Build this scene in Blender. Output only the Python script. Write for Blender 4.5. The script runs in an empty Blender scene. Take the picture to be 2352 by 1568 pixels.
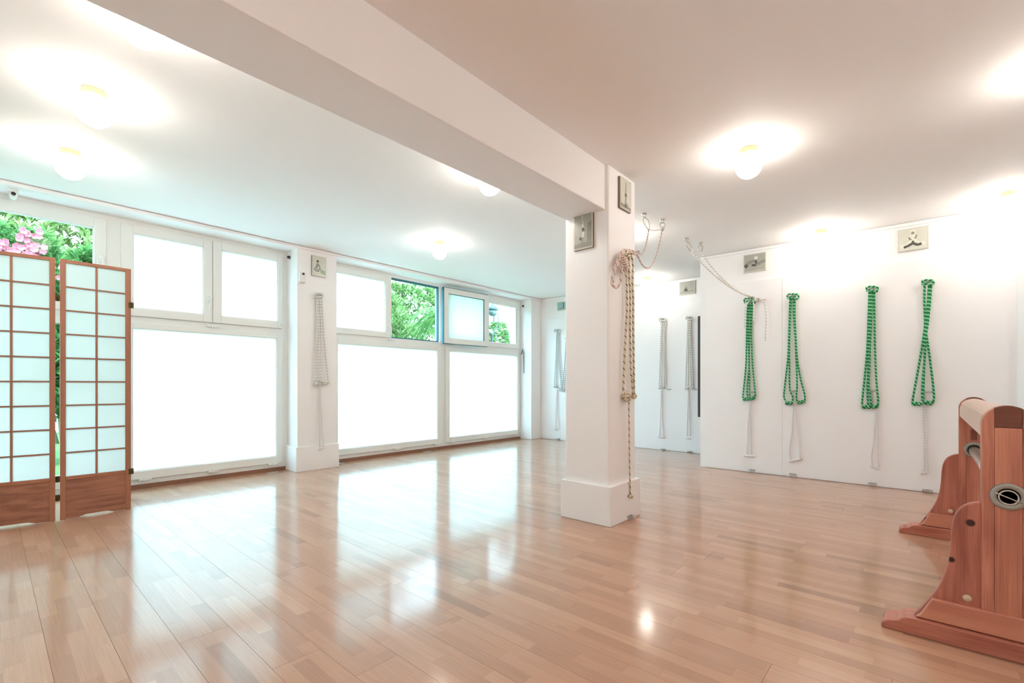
import bpy, bmesh, math, random
from mathutils import Vector, Matrix
from math import sin, cos, pi, atan2, floor, radians

random.seed(7)
SC = bpy.context.scene
COL = SC.collection

# ------------------------------------------------------------------ camera
F_PX, HOR = 1072.0, 884.0                       # focal length in pixels, horizon row (2352 x 1568 frame)
TH = atan2(952.0, 1072.0)
FW = Vector((cos(TH), sin(TH), 0)); RT = Vector((sin(TH), -cos(TH), 0))
EYE = Vector((0, 0, 1.0))
cam = bpy.data.cameras.new('camera'); camo = bpy.data.objects.new('camera', cam); COL.objects.link(camo)
cam.sensor_width = 36.0; cam.lens = F_PX / 2352.0 * 36.0
cam.shift_x = 0.0; cam.shift_y = (HOR - 784.0) / 2352.0
cam.clip_start = 0.02; cam.clip_end = 300
camo.location = EYE; camo.rotation_euler = (pi / 2, 0, TH - pi / 2)
SC.camera = camo

# ------------------------------------------------------------------ light and exposure
SKY = 9.0
SKY_COL = (0.66, 0.96, 1.0)
SUN = 3.5
LAMP = 18.0
LAMP_COL = (1.0, 0.935, 0.84)
SC.view_settings.view_transform = 'Standard'; SC.view_settings.look = 'None'
SC.view_settings.gamma = 1.0; SC.view_settings.use_curve_mapping = False
SC.view_settings.exposure = 0.90
try:
    SC.cycles.use_denoising = True
    SC.cycles.max_bounces = 12; SC.cycles.diffuse_bounces = 7; SC.cycles.glossy_bounces = 4
    SC.cycles.transmission_bounces = 8; SC.cycles.transparent_max_bounces = 12
    SC.cycles.sample_clamp_indirect = 8.0
except Exception:
    pass
w = bpy.data.worlds.new('hazy_sky'); SC.world = w; w.use_nodes = True
wn = w.node_tree.nodes; wl = w.node_tree.links
bg = wn['Background']; bg.inputs['Strength'].default_value = SKY
# soft hazy sky: slightly warmer and brighter low down, bluer high up
tcn = wn.new('ShaderNodeTexCoord'); sep = wn.new('ShaderNodeSeparateXYZ'); rmp = wn.new('ShaderNodeValToRGB')
rmp.color_ramp.elements[0].position = 0.0; rmp.color_ramp.elements[0].color = (0.48, 0.80, 1.0, 1)
rmp.color_ramp.elements[1].position = 1.0; rmp.color_ramp.elements[1].color = (0.43, 0.76, 1.0, 1)
wl.new(tcn.outputs['Generated'], sep.inputs[0]); wl.new(sep.outputs['Z'], rmp.inputs[0]); wl.new(rmp.outputs[0], bg.inputs['Color'])
sl = bpy.data.lights.new('sun', 'SUN'); sl.energy = SUN; sl.angle = radians(2); sl.color = (1.0, 0.95, 0.86)
so = bpy.data.objects.new('sun', sl); COL.objects.link(so)
so.rotation_euler = Vector((-0.25, -0.55, 1.0)).to_track_quat('Z', 'Y').to_euler(); so.location = (0, -6, 12)

# ------------------------------------------------------------------ pixel -> point helpers (on a real plane of the room)
def ray(px, py): return FW + RT * ((px - 1176.0) / F_PX) + Vector((0, 0, 1)) * ((HOR - py) / F_PX)
def at_x(px, py, X): d = ray(px, py); return EYE + d * (X / d.x)
def at_y(px, py, Y): d = ray(px, py); return EYE + d * (Y / d.y)
def ceil_z(y): return 2.545 + 0.0115 * y

# ------------------------------------------------------------------ materials
MATS = {}
def new_mat(name):
    m = bpy.data.materials.new(name); m.use_nodes = True; m.node_tree.nodes.clear(); MATS[name] = m
    nt = m.node_tree; out = nt.nodes.new('ShaderNodeOutputMaterial')
    return m, nt, out
def N(nt, t, **kw):
    n = nt.nodes.new(t)
    for k, v in kw.items(): setattr(n, k, v)
    return n
def mathn(nt, op, a, b=None, clamp=False):
    n = nt.nodes.new('ShaderNodeMath'); n.operation = op; n.use_clamp = clamp
    for i, v in enumerate((a, b)):
        if v is None: continue
        if isinstance(v, (int, float)): n.inputs[i].default_value = v
        else: nt.links.new(v, n.inputs[i])
    return n.outputs[0]
def mixc(nt, fac, a, b, mode='MIX'):
    n = nt.nodes.new('ShaderNodeMix'); n.data_type = 'RGBA'; n.blend_type = mode
    for s, v in ((n.inputs[0], fac), (n.inputs[6], a), (n.inputs[7], b)):
        if isinstance(v, (int, float)): s.default_value = v
        elif isinstance(v, tuple): s.default_value = v if len(v) == 4 else v + (1,)
        else: nt.links.new(v, s)
    return n.outputs[2]
def simple(name, col, rough=0.5, metal=0.0, spec=0.5, noise=0.04, scale=12.0, bump=0.0, coat=0.0):
    m, nt, out = new_mat(name)
    b = N(nt, 'ShaderNodeBsdfPrincipled'); nt.links.new(b.outputs[0], out.inputs[0])
    tc = N(nt, 'ShaderNodeTexCoord'); nz = N(nt, 'ShaderNodeTexNoise'); nz.inputs['Scale'].default_value = scale; nz.inputs['Detail'].default_value = 3
    nt.links.new(tc.outputs['Object'], nz.inputs['Vector'])
    lo = tuple(c * (1 - noise) for c in col); hi = tuple(min(1, c * (1 + noise)) for c in col)
    nt.links.new(mixc(nt, nz.outputs[0], lo, hi), b.inputs['Base Color'])
    b.inputs['Roughness'].default_value = rough; b.inputs['Metallic'].default_value = metal
    b.inputs['Specular IOR Level'].default_value = spec; b.inputs['Coat Weight'].default_value = coat
    if bump:
        bp = N(nt, 'ShaderNodeBump'); bp.inputs['Strength'].default_value = bump; bp.inputs['Distance'].default_value = 0.002
        nt.links.new(nz.outputs[0], bp.inputs['Height']); nt.links.new(bp.outputs[0], b.inputs['Normal'])
    return m
def emit(name, col, strength):
    m, nt, out = new_mat(name); e = N(nt, 'ShaderNodeEmission'); e.inputs[0].default_value = col + (1,); e.inputs[1].default_value = strength
    nt.links.new(e.outputs[0], out.inputs[0]); return m

WALL = simple('white_wall_paint', (0.91, 0.892, 0.895), 0.6, noise=0.012, scale=2.0)
CEIL = simple('ceiling_paint', (0.91, 0.895, 0.89), 0.75, noise=0.012, scale=1.5)
PANELM = simple('white_wall_board', (0.91, 0.892, 0.90), 0.45, noise=0.01, scale=2)
PVC = simple('white_window_plastic', (0.84, 0.85, 0.83), 0.35, noise=0.01)
GASKET = simple('dark_teal_gasket', (0.03, 0.16, 0.20), 0.5)
WHITEP = simple('white_plastic', (0.82, 0.82, 0.80), 0.4)
DARK = simple('dark_plastic', (0.03, 0.03, 0.035), 0.5)
STEEL = simple('brushed_steel', (0.55, 0.53, 0.51), 0.3, metal=0.9)
FLANGE = simple('grey_flange_metal', (0.36, 0.34, 0.30), 0.5, metal=0.35)
PIPEM = simple('polished_pipe', (0.75, 0.72, 0.70), 0.2, metal=0.9)
BORE_SHADE = simple('bore_shade_black', (0.004, 0.004, 0.004), 0.9)
CREAM = simple('cream_lamp_base', (0.46, 0.36, 0.17), 0.5)
GLOBE = emit('opal_globe_light', LAMP_COL, LAMP)
BRONZE = simple('aged_brass_hinge', (0.10, 0.075, 0.03), 0.45, metal=0.8)
JOINT = simple('dark_floor_joint', (0.13, 0.07, 0.045), 0.8)
SILL = simple('brown_wood_sill', (0.28, 0.13, 0.08), 0.4, noise=0.2, scale=20)
OUTP = simple('photo_paper', (0.62, 0.62, 0.54), 0.35, noise=0.10, scale=9)
OUTPG = simple('photo_paper_grey', (0.40, 0.40, 0.35), 0.3, noise=0.22, scale=6)
OUTPT = simple('photo_paper_teal', (0.33, 0.52, 0.52), 0.3, noise=0.12, scale=6)
FIGD = simple('printed_dark_grey', (0.09, 0.085, 0.07), 0.4, noise=0.3, scale=60)
FIGM = simple('printed_mid_grey', (0.27, 0.26, 0.22), 0.4, noise=0.3, scale=60)
FIGL = simple('printed_pale', (0.72, 0.70, 0.62), 0.4, noise=0.1, scale=60)
FIGG = simple('printed_green_grey', (0.33, 0.40, 0.25), 0.4, noise=0.2, scale=40)
CLIP = simple('clear_clip_frame', (0.62, 0.60, 0.52), 0.15, noise=0.03)
CLIPD = simple('dark_frame_edge', (0.20, 0.15, 0.11), 0.4)
PAVE = simple('pale_paving', (0.42, 0.41, 0.39), 0.8, noise=0.1)
LAWN = simple('lawn_green', (0.07, 0.15, 0.03), 0.8, noise=0.5, scale=3)
FACADE = simple('pale_stucco', (0.80, 0.78, 0.74), 0.8, noise=0.03)
TERRA = simple('terracotta_band', (0.14, 0.070, 0.045), 0.8, noise=0.1)
SHUT = simple('grey_shutter', (0.075, 0.062, 0.055), 0.6)
BARK = simple('grey_bark', (0.22, 0.17, 0.12), 0.85, noise=0.3, scale=20)
IRON = simple('black_cast_iron', (0.03, 0.04, 0.04), 0.5)
LANT = simple('lantern_glass', (0.05, 0.065, 0.065), 0.2)
PINK = simple('pink_petal', (0.36, 0.075, 0.10), 0.6, noise=0.3, scale=8)
def leafmat(name, a, b, trans=0.35):
    m, nt, out = new_mat(name)
    geo = N(nt, 'ShaderNodeNewGeometry'); c = mixc(nt, geo.outputs['Random Per Island'], a, b)
    d = N(nt, 'ShaderNodeBsdfDiffuse'); t = N(nt, 'ShaderNodeBsdfTranslucent'); mx = N(nt, 'ShaderNodeMixShader'); mx.inputs[0].default_value = trans
    nt.links.new(c, d.inputs[0]); nt.links.new(c, t.inputs[0]); nt.links.new(d.outputs[0], mx.inputs[1]); nt.links.new(t.outputs[0], mx.inputs[2])
    nt.links.new(mx.outputs[0], out.inputs[0]); return m
LEAF1 = leafmat('oleander_leaf', (0.04, 0.14, 0.04), (0.20, 0.34, 0.11))
LEAF2 = leafmat('olive_green_leaf', (0.07, 0.17, 0.045), (0.28, 0.37, 0.15))
LEAF4 = leafmat('lime_leaf', (0.16, 0.26, 0.07), (0.46, 0.50, 0.22))
LEAF3 = leafmat('palm_leaf', (0.04, 0.13, 0.04), (0.18, 0.31, 0.10))

def front_fresnel(nt, ior):
    fr = N(nt, 'ShaderNodeFresnel'); fr.inputs[0].default_value = ior
    geo = N(nt, 'ShaderNodeNewGeometry')
    return mathn(nt, 'MULTIPLY', fr.outputs[0], mathn(nt, 'SUBTRACT', 1.0, geo.outputs['Backfacing']))
def glass_clear():
    m, nt, out = new_mat('clear_window_glass')
    t = N(nt, 'ShaderNodeBsdfTransparent'); t.inputs[0].default_value = (0.93, 0.97, 0.96, 1)
    g = N(nt, 'ShaderNodeBsdfGlossy'); g.inputs['Roughness'].default_value = 0.02
    frs = front_fresnel(nt, 1.2)
    mx = N(nt, 'ShaderNodeMixShader')
    nt.links.new(frs, mx.inputs[0]); nt.links.new(t.outputs[0], mx.inputs[1]); nt.links.new(g.outputs[0], mx.inputs[2]); nt.links.new(mx.outputs[0], out.inputs[0])
    return m
CLEAR = glass_clear()
def frosted(name, tint, gl=0.06, tw=0.86, rough=0.15):
    m, nt, out = new_mat(name)
    t = N(nt, 'ShaderNodeBsdfTranslucent'); t.inputs[0].default_value = tint + (1,)
    d = N(nt, 'ShaderNodeBsdfDiffuse'); d.inputs[0].default_value = (0.8, 0.85, 0.84, 1)
    g = N(nt, 'ShaderNodeBsdfGlossy'); g.inputs['Roughness'].default_value = rough
    m1 = N(nt, 'ShaderNodeMixShader'); m1.inputs[0].default_value = tw
    nt.links.new(d.outputs[0], m1.inputs[1]); nt.links.new(t.outputs[0], m1.inputs[2])
    frs = front_fresnel(nt, 1.3)
    m2 = N(nt, 'ShaderNodeMixShader')
    nt.links.new(frs, m2.inputs[0]); nt.links.new(m1.outputs[0], m2.inputs[1]); nt.links.new(g.outputs[0], m2.inputs[2])
    nt.links.new(m2.outputs[0], out.inputs[0]); return m
FROST = frosted('frosted_window_film', (0.93, 0.95, 0.94))
FROST2 = frosted('frosted_sash_glass', (0.84, 0.88, 0.84), rough=0.05)
PAPER = frosted('white_rice_paper', (0.80, 0.80, 0.77), tw=0.7, rough=0.5)

def wood(name, dark, light, axis='Z', grain=1.0, rough=0.4, contrast=1.0, knots=(), coat=0.0):
    """Sawn wood: streaks stretched along one axis, broad sapwood bands, optional knots given in object space."""
    m, nt, out = new_mat(name)
    b = N(nt, 'ShaderNodeBsdfPrincipled'); nt.links.new(b.outputs[0], out.inputs[0])
    tc = N(nt, 'ShaderNodeTexCoord'); oi = N(nt, 'ShaderNodeObjectInfo')
    off = N(nt, 'ShaderNodeVectorMath'); off.operation = 'MULTIPLY_ADD'
    comb = N(nt, 'ShaderNodeCombineXYZ')
    r17 = mathn(nt, 'MULTIPLY', oi.outputs['Random'], 17.0)
    for i in range(3): nt.links.new(r17, comb.inputs[i])
    off.inputs[1].default_value = (1, 1, 1); nt.links.new(tc.outputs['Object'], off.inputs[0]); nt.links.new(comb.outputs[0], off.inputs[2])
    def mp(s):
        v = N(nt, 'ShaderNodeMapping'); v.inputs['Scale'].default_value = s; nt.links.new(off.outputs[0], v.inputs[0]); return v.outputs[0]
    ax = {'X': (0, (1, 9, 9)), 'Y': (1, (9, 1, 9)), 'Z': (2, (9, 9, 1))}[axis][1]
    n1 = N(nt, 'ShaderNodeTexNoise'); n1.inputs['Scale'].default_value = 1.3 * grain; n1.inputs['Detail'].default_value = 3; nt.links.new(mp(ax), n1.inputs['Vector'])
    ax2 = tuple(a * 6 if a > 1 else a for a in ax)
    n2 = N(nt, 'ShaderNodeTexNoise'); n2.inputs['Scale'].default_value = 3.0 * grain; n2.inputs['Detail'].default_value = 4; nt.links.new(mp(ax2), n2.inputs['Vector'])
    f = mathn(nt, 'ADD', mathn(nt, 'MULTIPLY', n1.outputs[0], 0.7), mathn(nt, 'MULTIPLY', n2.outputs[0], 0.3))
    f = mathn(nt, 'ADD', mathn(nt, 'MULTIPLY', mathn(nt, 'SUBTRACT', f, 0.5), 2.6 * contrast), 0.5, clamp=True)
    c = mixc(nt, f, dark, light)
    for (kx, ky, kz, kr) in knots:
        d = N(nt, 'ShaderNodeVectorMath'); d.operation = 'DISTANCE'; nt.links.new(tc.outputs['Object'], d.inputs[0]); d.inputs[1].default_value = (kx, ky, kz)
        k = mathn(nt, 'MULTIPLY', mathn(nt, 'SUBTRACT', 1.25, mathn(nt, 'DIVIDE', d.outputs['Value'], kr), clamp=True), 2.2, clamp=True)
        c = mixc(nt, k, c, (0.04, 0.012, 0.010))
    nt.links.new(c, b.inputs['Base Color']); b.inputs['Roughness'].default_value = rough; b.inputs['Coat Weight'].default_value = coat
    return m

def parquet():
    """Three-strip oak boards: colour of each strip block only; the boards themselves are separate objects."""
    m, nt, out = new_mat('oak_parquet')
    b = N(nt, 'ShaderNodeBsdfPrincipled'); nt.links.new(b.outputs[0], out.inputs[0])
    tc = N(nt, 'ShaderNodeTexCoord'); oi = N(nt, 'ShaderNodeObjectInfo')
    sp = N(nt, 'ShaderNodeSeparateXYZ'); nt.links.new(tc.outputs['Object'], sp.inputs[0])
    strip = mathn(nt, 'FLOOR', mathn(nt, 'DIVIDE', sp.outputs['X'], 0.172 / 3))
    seed = mathn(nt, 'ADD', mathn(nt, 'MULTIPLY', oi.outputs['Random'], 91.0), mathn(nt, 'MULTIPLY', strip, 7.31))
    wn1 = N(nt, 'ShaderNodeTexWhiteNoise'); wn1.noise_dimensions = '1D'; nt.links.new(seed, wn1.inputs['W'])
    yy = mathn(nt, 'ADD', mathn(nt, 'DIVIDE', sp.outputs['Y'], 0.46), mathn(nt, 'MULTIPLY', wn1.outputs[0], 5.0))
    blk = mathn(nt, 'FLOOR', yy)
    wn2 = N(nt, 'ShaderNodeTexWhiteNoise'); wn2.noise_dimensions = '2D'
    cb = N(nt, 'ShaderNodeCombineXYZ'); nt.links.new(seed, cb.inputs[0]); nt.links.new(blk, cb.inputs[1]); nt.links.new(cb.outputs[0], wn2.inputs['Vector'])
    rp = N(nt, 'ShaderNodeValToRGB'); e = rp.color_ramp.elements
    e[0].position = 0.0; e[0].color = (0.40, 0.225, 0.155, 1); e[1].position = 1.0; e[1].color = (0.64, 0.39, 0.265, 1)
    for p, c in ((0.05, (0.515, 0.29, 0.195, 1)), (0.5, (0.565, 0.325, 0.218, 1)), (0.88, (0.60, 0.355, 0.24, 1))):
        x = e.new(p); x.color = c
    nt.links.new(wn2.outputs[0], rp.inputs[0])
    mpn = N(nt, 'ShaderNodeMapping'); mpn.inputs['Scale'].default_value = (90, 3.0, 1)
    ov = N(nt, 'ShaderNodeVectorMath'); ov.operation = 'ADD'; nt.links.new(tc.outputs['Object'], ov.inputs[0]); nt.links.new(cb.outputs[0], ov.inputs[1])
    nt.links.new(ov.outputs[0], mpn.inputs[0])
    gz = N(nt, 'ShaderNodeTexNoise'); gz.inputs['Scale'].default_value = 1.6; gz.inputs['Detail'].default_value = 4; nt.links.new(mpn.outputs[0], gz.inputs['Vector'])
    fac = mathn(nt, 'MULTIPLY', mathn(nt, 'SUBTRACT', gz.outputs[0], 0.25, clamp=True), 0.8, clamp=True)
    c = mixc(nt, fac, mixc(nt, 1.0, rp.outputs[0], (0.80, 0.76, 0.72), 'MULTIPLY'), mixc(nt, 1.0, rp.outputs[0], (1.12, 1.13, 1.14), 'MULTIPLY'))
    # thin dark veneer joints between the strips
    fx = mathn(nt, 'FRACT', mathn(nt, 'DIVIDE', sp.outputs['X'], 0.172 / 3)); fy = mathn(nt, 'FRACT', yy)
    jl = mathn(nt, 'MAXIMUM', mathn(nt, 'LESS_THAN', fx, 0.012), mathn(nt, 'LESS_THAN', fy, 0.0022))
    c = mixc(nt, mathn(nt, 'MULTIPLY', jl, 0.28), c, (0.10, 0.05, 0.03))
    nt.links.new(c, b.inputs['Base Color'])
    b.inputs['Roughness'].default_value = 0.40
    b.inputs['Specular IOR Level'].default_value = 0.15
    b.inputs['Coat Weight'].default_value = 1.0; b.inputs['Coat IOR'].default_value = 1.385; b.inputs['Coat Roughness'].default_value = 0.118
    return m
PARQ = parquet()

def rope_mat(name, base, mark, pitch, duty, twist=1.0, rough=0.7):
    m, nt, out = new_mat(name)
    b = N(nt, 'ShaderNodeBsdfPrincipled'); nt.links.new(b.outputs[0], out.inputs[0])
    uv = N(nt, 'ShaderNodeUVMap'); sp = N(nt, 'ShaderNodeSeparateXYZ'); nt.links.new(uv.outputs[0], sp.inputs[0])
    s = mathn(nt, 'FRACT', mathn(nt, 'ADD', mathn(nt, 'DIVIDE', sp.outputs['Y'], pitch), mathn(nt, 'MULTIPLY', sp.outputs['X'], twist)))
    k = mathn(nt, 'LESS_THAN', s, duty)
    nt.links.new(mixc(nt, k, base, mark), b.inputs['Base Color']); b.inputs['Roughness'].default_value = rough
    wv = mathn(nt, 'SINE', mathn(nt, 'MULTIPLY', mathn(nt, 'ADD', mathn(nt, 'DIVIDE', sp.outputs['Y'], pitch / 4), mathn(nt, 'MULTIPLY', sp.outputs['X'], 2.0)), 2 * pi))
    bp = N(nt, 'ShaderNodeBump'); bp.inputs['Strength'].default_value = 0.5; bp.inputs['Distance'].default_value = 0.002
    nt.links.new(wv, bp.inputs['Height']); nt.links.new(bp.outputs[0], b.inputs['Normal'])
    return m
R_GREEN = rope_mat('green_striped_rope', (0.27, 0.66, 0.36), (0.0, 0.20, 0.06), 0.034, 0.60)
R_WHITE = rope_mat('white_flecked_rope', (0.86, 0.84, 0.81), (0.36, 0.33, 0.28), 0.036, 0.16)
R_FAINT = rope_mat('white_plain_cord', (0.88, 0.83, 0.82), (0.62, 0.53, 0.50), 0.026, 0.14)
R_CREAM = rope_mat('cream_olive_rope', (0.76, 0.67, 0.52), (0.20, 0.15, 0.075), 0.048, 0.22)
R_PINK = rope_mat('pale_pink_rope', (0.76, 0.62, 0.55), (0.36, 0.23, 0.19), 0.060, 0.20)
R_GREY = rope_mat('grey_flecked_rope', (0.78, 0.82, 0.80), (0.16, 0.19, 0.19), 0.036, 0.22)

PINE = (0.40, 0.125, 0.085), (0.66, 0.27, 0.175)
W_SCREEN = wood('stained_screen_wood', (0.30, 0.115, 0.062), (0.44, 0.19, 0.105), 'Z', 2.0, 0.45, 0.6)
W_KICK = wood('stained_bamboo_board', (0.25, 0.10, 0.062), (0.40, 0.17, 0.105), 'X', 3.2, 0.4, 1.7)
W_MUNT = wood('thin_lattice_wood', (0.26, 0.115, 0.075), (0.35, 0.16, 0.10), 'X', 3.0, 0.5, 0.5)

# ------------------------------------------------------------------ mesh builders
class MB:
    def __init__(self): self.v = []; self.f = []; self.uv = []; self.mi = []; self.sm = []
    def face(self, idx, uv=None, mi=0, smooth=False):
        self.f.append(tuple(idx)); self.uv.append(uv); self.mi.append(mi); self.sm.append(smooth)
    def box(self, x0, x1, y0, y1, z0, z1, mi=0):
        b = len(self.v)
        self.v += [(x, y, z) for z in (z0, z1) for y in (y0, y1) for x in (x0, x1)]
        for q in ((0, 2, 3, 1), (4, 5, 7, 6), (0, 1, 5, 4), (2, 6, 7, 3), (0, 4, 6, 2), (1, 3, 7, 5)): self.face([b + i for i in q], mi=mi)
        return self
    def obox(self, p0, ux, uy, uz, a, b_, c, mi=0):
        """box from corner p0 along unit vectors ux, uy, uz with sizes a, b, c"""
        b = len(self.v); p0 = Vector(p0)
        for k in (0, c):
            for j in (0, b_):
                for i in (0, a): self.v.append(tuple(p0 + ux * i + uy * j + uz * k))
        for q in ((0, 2, 3, 1), (4, 5, 7, 6), (0, 1, 5, 4), (2, 6, 7, 3), (0, 4, 6, 2), (1, 3, 7, 5)): self.face([b + i for i in q], mi=mi)
        return self
    def prism(self, pts, axis, a0, a1, mi=0, smooth=False):
        """polygon in the two other axes, extruded along axis"""
        n = len(pts); b = len(self.v)
        def put(p, a):
            if axis == 'X': return (a, p[0], p[1])
            if axis == 'Y': return (p[0], a, p[1])
            return (p[0], p[1], a)
        for a in (a0, a1):
            for p in pts: self.v.append(put(p, a))
        self.face([b + i for i in range(n)][::-1], mi=mi); self.face([b + n + i for i in range(n)], mi=mi)
        for i in range(n):
            j = (i + 1) % n; self.face((b + i, b + j, b + n + j, b + n + i), mi=mi, smooth=smooth)
        return self
    def lathe(self, prof, c=(0, 0, 0), n=24, mi=0, axis='Z'):
        b = len(self.v); c = Vector(c)
        for (r, z) in prof:
            for k in range(n):
                a = 2 * pi * k / n; p = (r * cos(a), r * sin(a), z)
                if axis == 'X': p = (p[2], p[0], p[1])
                elif axis == 'Y': p = (p[0], p[2], p[1])
                self.v.append(tuple(c + Vector(p)))
        m = len(prof)
        for i in range(m - 1):
            for k in range(n):
                k2 = (k + 1) % n
                self.face((b + i * n + k, b + i * n + k2, b + (i + 1) * n + k2, b + (i + 1) * n + k), mi=mi, smooth=True)
        for row, rev in ((0, True), (m - 1, False)):
            if prof[row][0] > 1e-6:
                q = [b + row * n + k for k in range(n)]; self.face(q[::-1] if rev else q, mi=mi)
        return self
    def tube(self, pts, r, n=8, closed=False, mi=0, caps=True):
        pts = [Vector(p) for p in pts]; m = len(pts); b = len(self.v)
        rr = r if isinstance(r, (list, tuple)) else [r] * m
        tang = []
        for i in range(m):
            if closed: t = pts[(i + 1) % m] - pts[i - 1]
            else: t = pts[min(i + 1, m - 1)] - pts[max(i - 1, 0)]
            tang.append(t.normalized() if t.length > 1e-9 else Vector((0, 0, 1)))
        ref = Vector((0, 0, 1)) if abs(tang[0].z) < 0.9 else Vector((1, 0, 0))
        nrm = (ref - tang[0] * ref.dot(tang[0])).normalized(); L = [0.0]
        for i in range(m):
            if i:
                nrm = (nrm - tang[i] * nrm.dot(tang[i])); nrm = nrm.normalized() if nrm.length > 1e-9 else ref
                L.append(L[-1] + (pts[i] - pts[i - 1]).length)
            bn = tang[i].cross(nrm)
            for k in range(n):
                a = 2 * pi * k / n; self.v.append(tuple(pts[i] + (nrm * cos(a) + bn * sin(a)) * rr[i]))
        segs = m if closed else m - 1
        for i in range(segs):
            i2 = (i + 1) % m; l0 = L[i]; l1 = L[i2] if i2 else L[i] + (pts[0] - pts[i]).length
            for k in range(n):
                k2 = (k + 1) % n
                self.face((b + i * n + k, b + i * n + k2, b + i2 * n + k2, b + i2 * n + k),
                          [(k / n, l0), ((k + 1) / n, l0), ((k + 1) / n, l1), (k / n, l1)], mi, True)
        if caps and not closed:
            self.face([b + k for k in range(n)][::-1], mi=mi); self.face([b + (m - 1) * n + k for k in range(n)], mi=mi)
        return self
    def ball(self, c, rx, ry=None, rz=None, n=12, mi=0):
        ry = ry or rx; rz = rz or rx; b = len(self.v); h = n // 2; c = Vector(c)
        for i in range(h + 1):
            th = pi * i / h
            for k in range(n):
                a = 2 * pi * k / n; self.v.append((c.x + rx * sin(th) * cos(a), c.y + ry * sin(th) * sin(a), c.z + rz * cos(th)))
        for i in range(h):
            for k in range(n):
                k2 = (k + 1) % n
                q = (b + i * n + k, b + (i + 1) * n + k, b + (i + 1) * n + k2, b + i * n + k2)
                if i == 0: q = (q[0], q[1], q[2])
                elif i == h - 1: q = (q[0], q[1], q[3])
                self.face(q, mi=mi, smooth=True)
        return self

def children_matrix(par):
    m = Matrix.Translation(par.location)
    if par.rotation_euler.z: m = m @ Matrix.Rotation(par.rotation_euler.z, 4, 'Z')
    p = par.parent
    return m if p is None else p['_w'] @ m
WORLD = {}
def build(name, mb, mat, parent=None, bevel=0.0, origin=None, label=None, kind=None, seg=2):
    """Link the collected geometry (given in world coordinates) as one mesh object."""
    me = bpy.data.meshes.new(name)
    org = Vector(origin) if origin is not None else None
    if org is None:
        if mb.v:
            xs = [p[0] for p in mb.v]; ys = [p[1] for p in mb.v]; zs = [p[2] for p in mb.v]
            org = Vector(((min(xs) + max(xs)) / 2, (min(ys) + max(ys)) / 2, min(zs)))
        else: org = Vector((0, 0, 0))
    me.from_pydata([tuple(Vector(p) - org) for p in mb.v], [], mb.f)
    if any(u is not None for u in mb.uv):
        ul = me.uv_layers.new(name='UVMap'); li = 0
        for fi, f in enumerate(mb.f):
            u = mb.uv[fi]
            for j in range(len(f)):
                ul.data[li].uv = u[j] if u else (0.0, 0.0); li += 1
    mats = mat if isinstance(mat, (list, tuple)) else [mat]
    for m in mats: me.materials.append(m)
    for p, mi, s in zip(me.polygons, mb.mi, mb.sm): p.material_index = mi; p.use_smooth = s
    if bevel > 0:
        bm = bmesh.new(); bm.from_mesh(me)
        bmesh.ops.recalc_face_normals(bm, faces=bm.faces)
        es = [e for e in bm.edges if len(e.link_faces) == 2 and e.calc_face_angle(0) > 0.6]
        bmesh.ops.bevel(bm, geom=es, offset=bevel, segments=seg, profile=0.5, affect='EDGES', clamp_overlap=True)
        bm.to_mesh(me); bm.free()
    else:
        bm = bmesh.new(); bm.from_mesh(me); bmesh.ops.recalc_face_normals(bm, faces=bm.faces); bm.to_mesh(me); bm.free()
    o = bpy.data.objects.new(name, me); COL.objects.link(o)
    W = Matrix.Translation(org)
    WORLD[o.name] = W
    if parent is None: o.location = org
    else:
        o.parent = parent; o.matrix_local = WORLD[parent.name].inverted() @ W
    if label: o['label'] = label
    if kind: o['kind'] = kind
    return o
def thing(name, label, cat, loc=(0, 0, 0), group=None):
    o = bpy.data.objects.new(name, None); o.empty_display_size = 0.1; COL.objects.link(o); o.location = loc
    WORLD[o.name] = Matrix.Translation(Vector(loc))
    o['label'] = label; o['category'] = cat
    if group: o['group'] = group
    return o
def tag(o, label, cat, group=None):
    o['label'] = label; o['category'] = cat
    if group: o['group'] = group
    return o
def struct(name, mb, mat, parent=None, bevel=0.0, label=None):
    return build(name, mb, mat, parent, bevel, kind='structure', label=label)
def kids(o): return [c for c in bpy.data.objects if c.parent == o]
def dup(o, parent=None, loc=None):
    c = o.copy(); COL.objects.link(c)
    if parent is not None: c.parent = parent
    if loc is not None: c.location = loc
    for k in kids(o): dup(k, c)
    return c
def smooth_pts(pts, sub=6):
    P = [Vector(p) for p in pts]; out = []
    for i in range(len(P) - 1):
        p0 = P[max(i - 1, 0)]; p1 = P[i]; p2 = P[i + 1]; p3 = P[min(i + 2, len(P) - 1)]
        for k in range(sub):
            t = k / sub; t2 = t * t; t3 = t2 * t
            out.append(0.5 * ((2 * p1) + (p2 - p0) * t + (2 * p0 - 5 * p1 + 4 * p2 - p3) * t2 + (-p0 + 3 * p1 - 3 * p2 + p3) * t3))
    out.append(P[-1]); return out

# ================================================================== SETTING
X0, X1, Y0, Y1 = -2.2, 6.92, -1.7, 5.68
XG = 5.83                                   # face of the near rope wall
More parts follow.
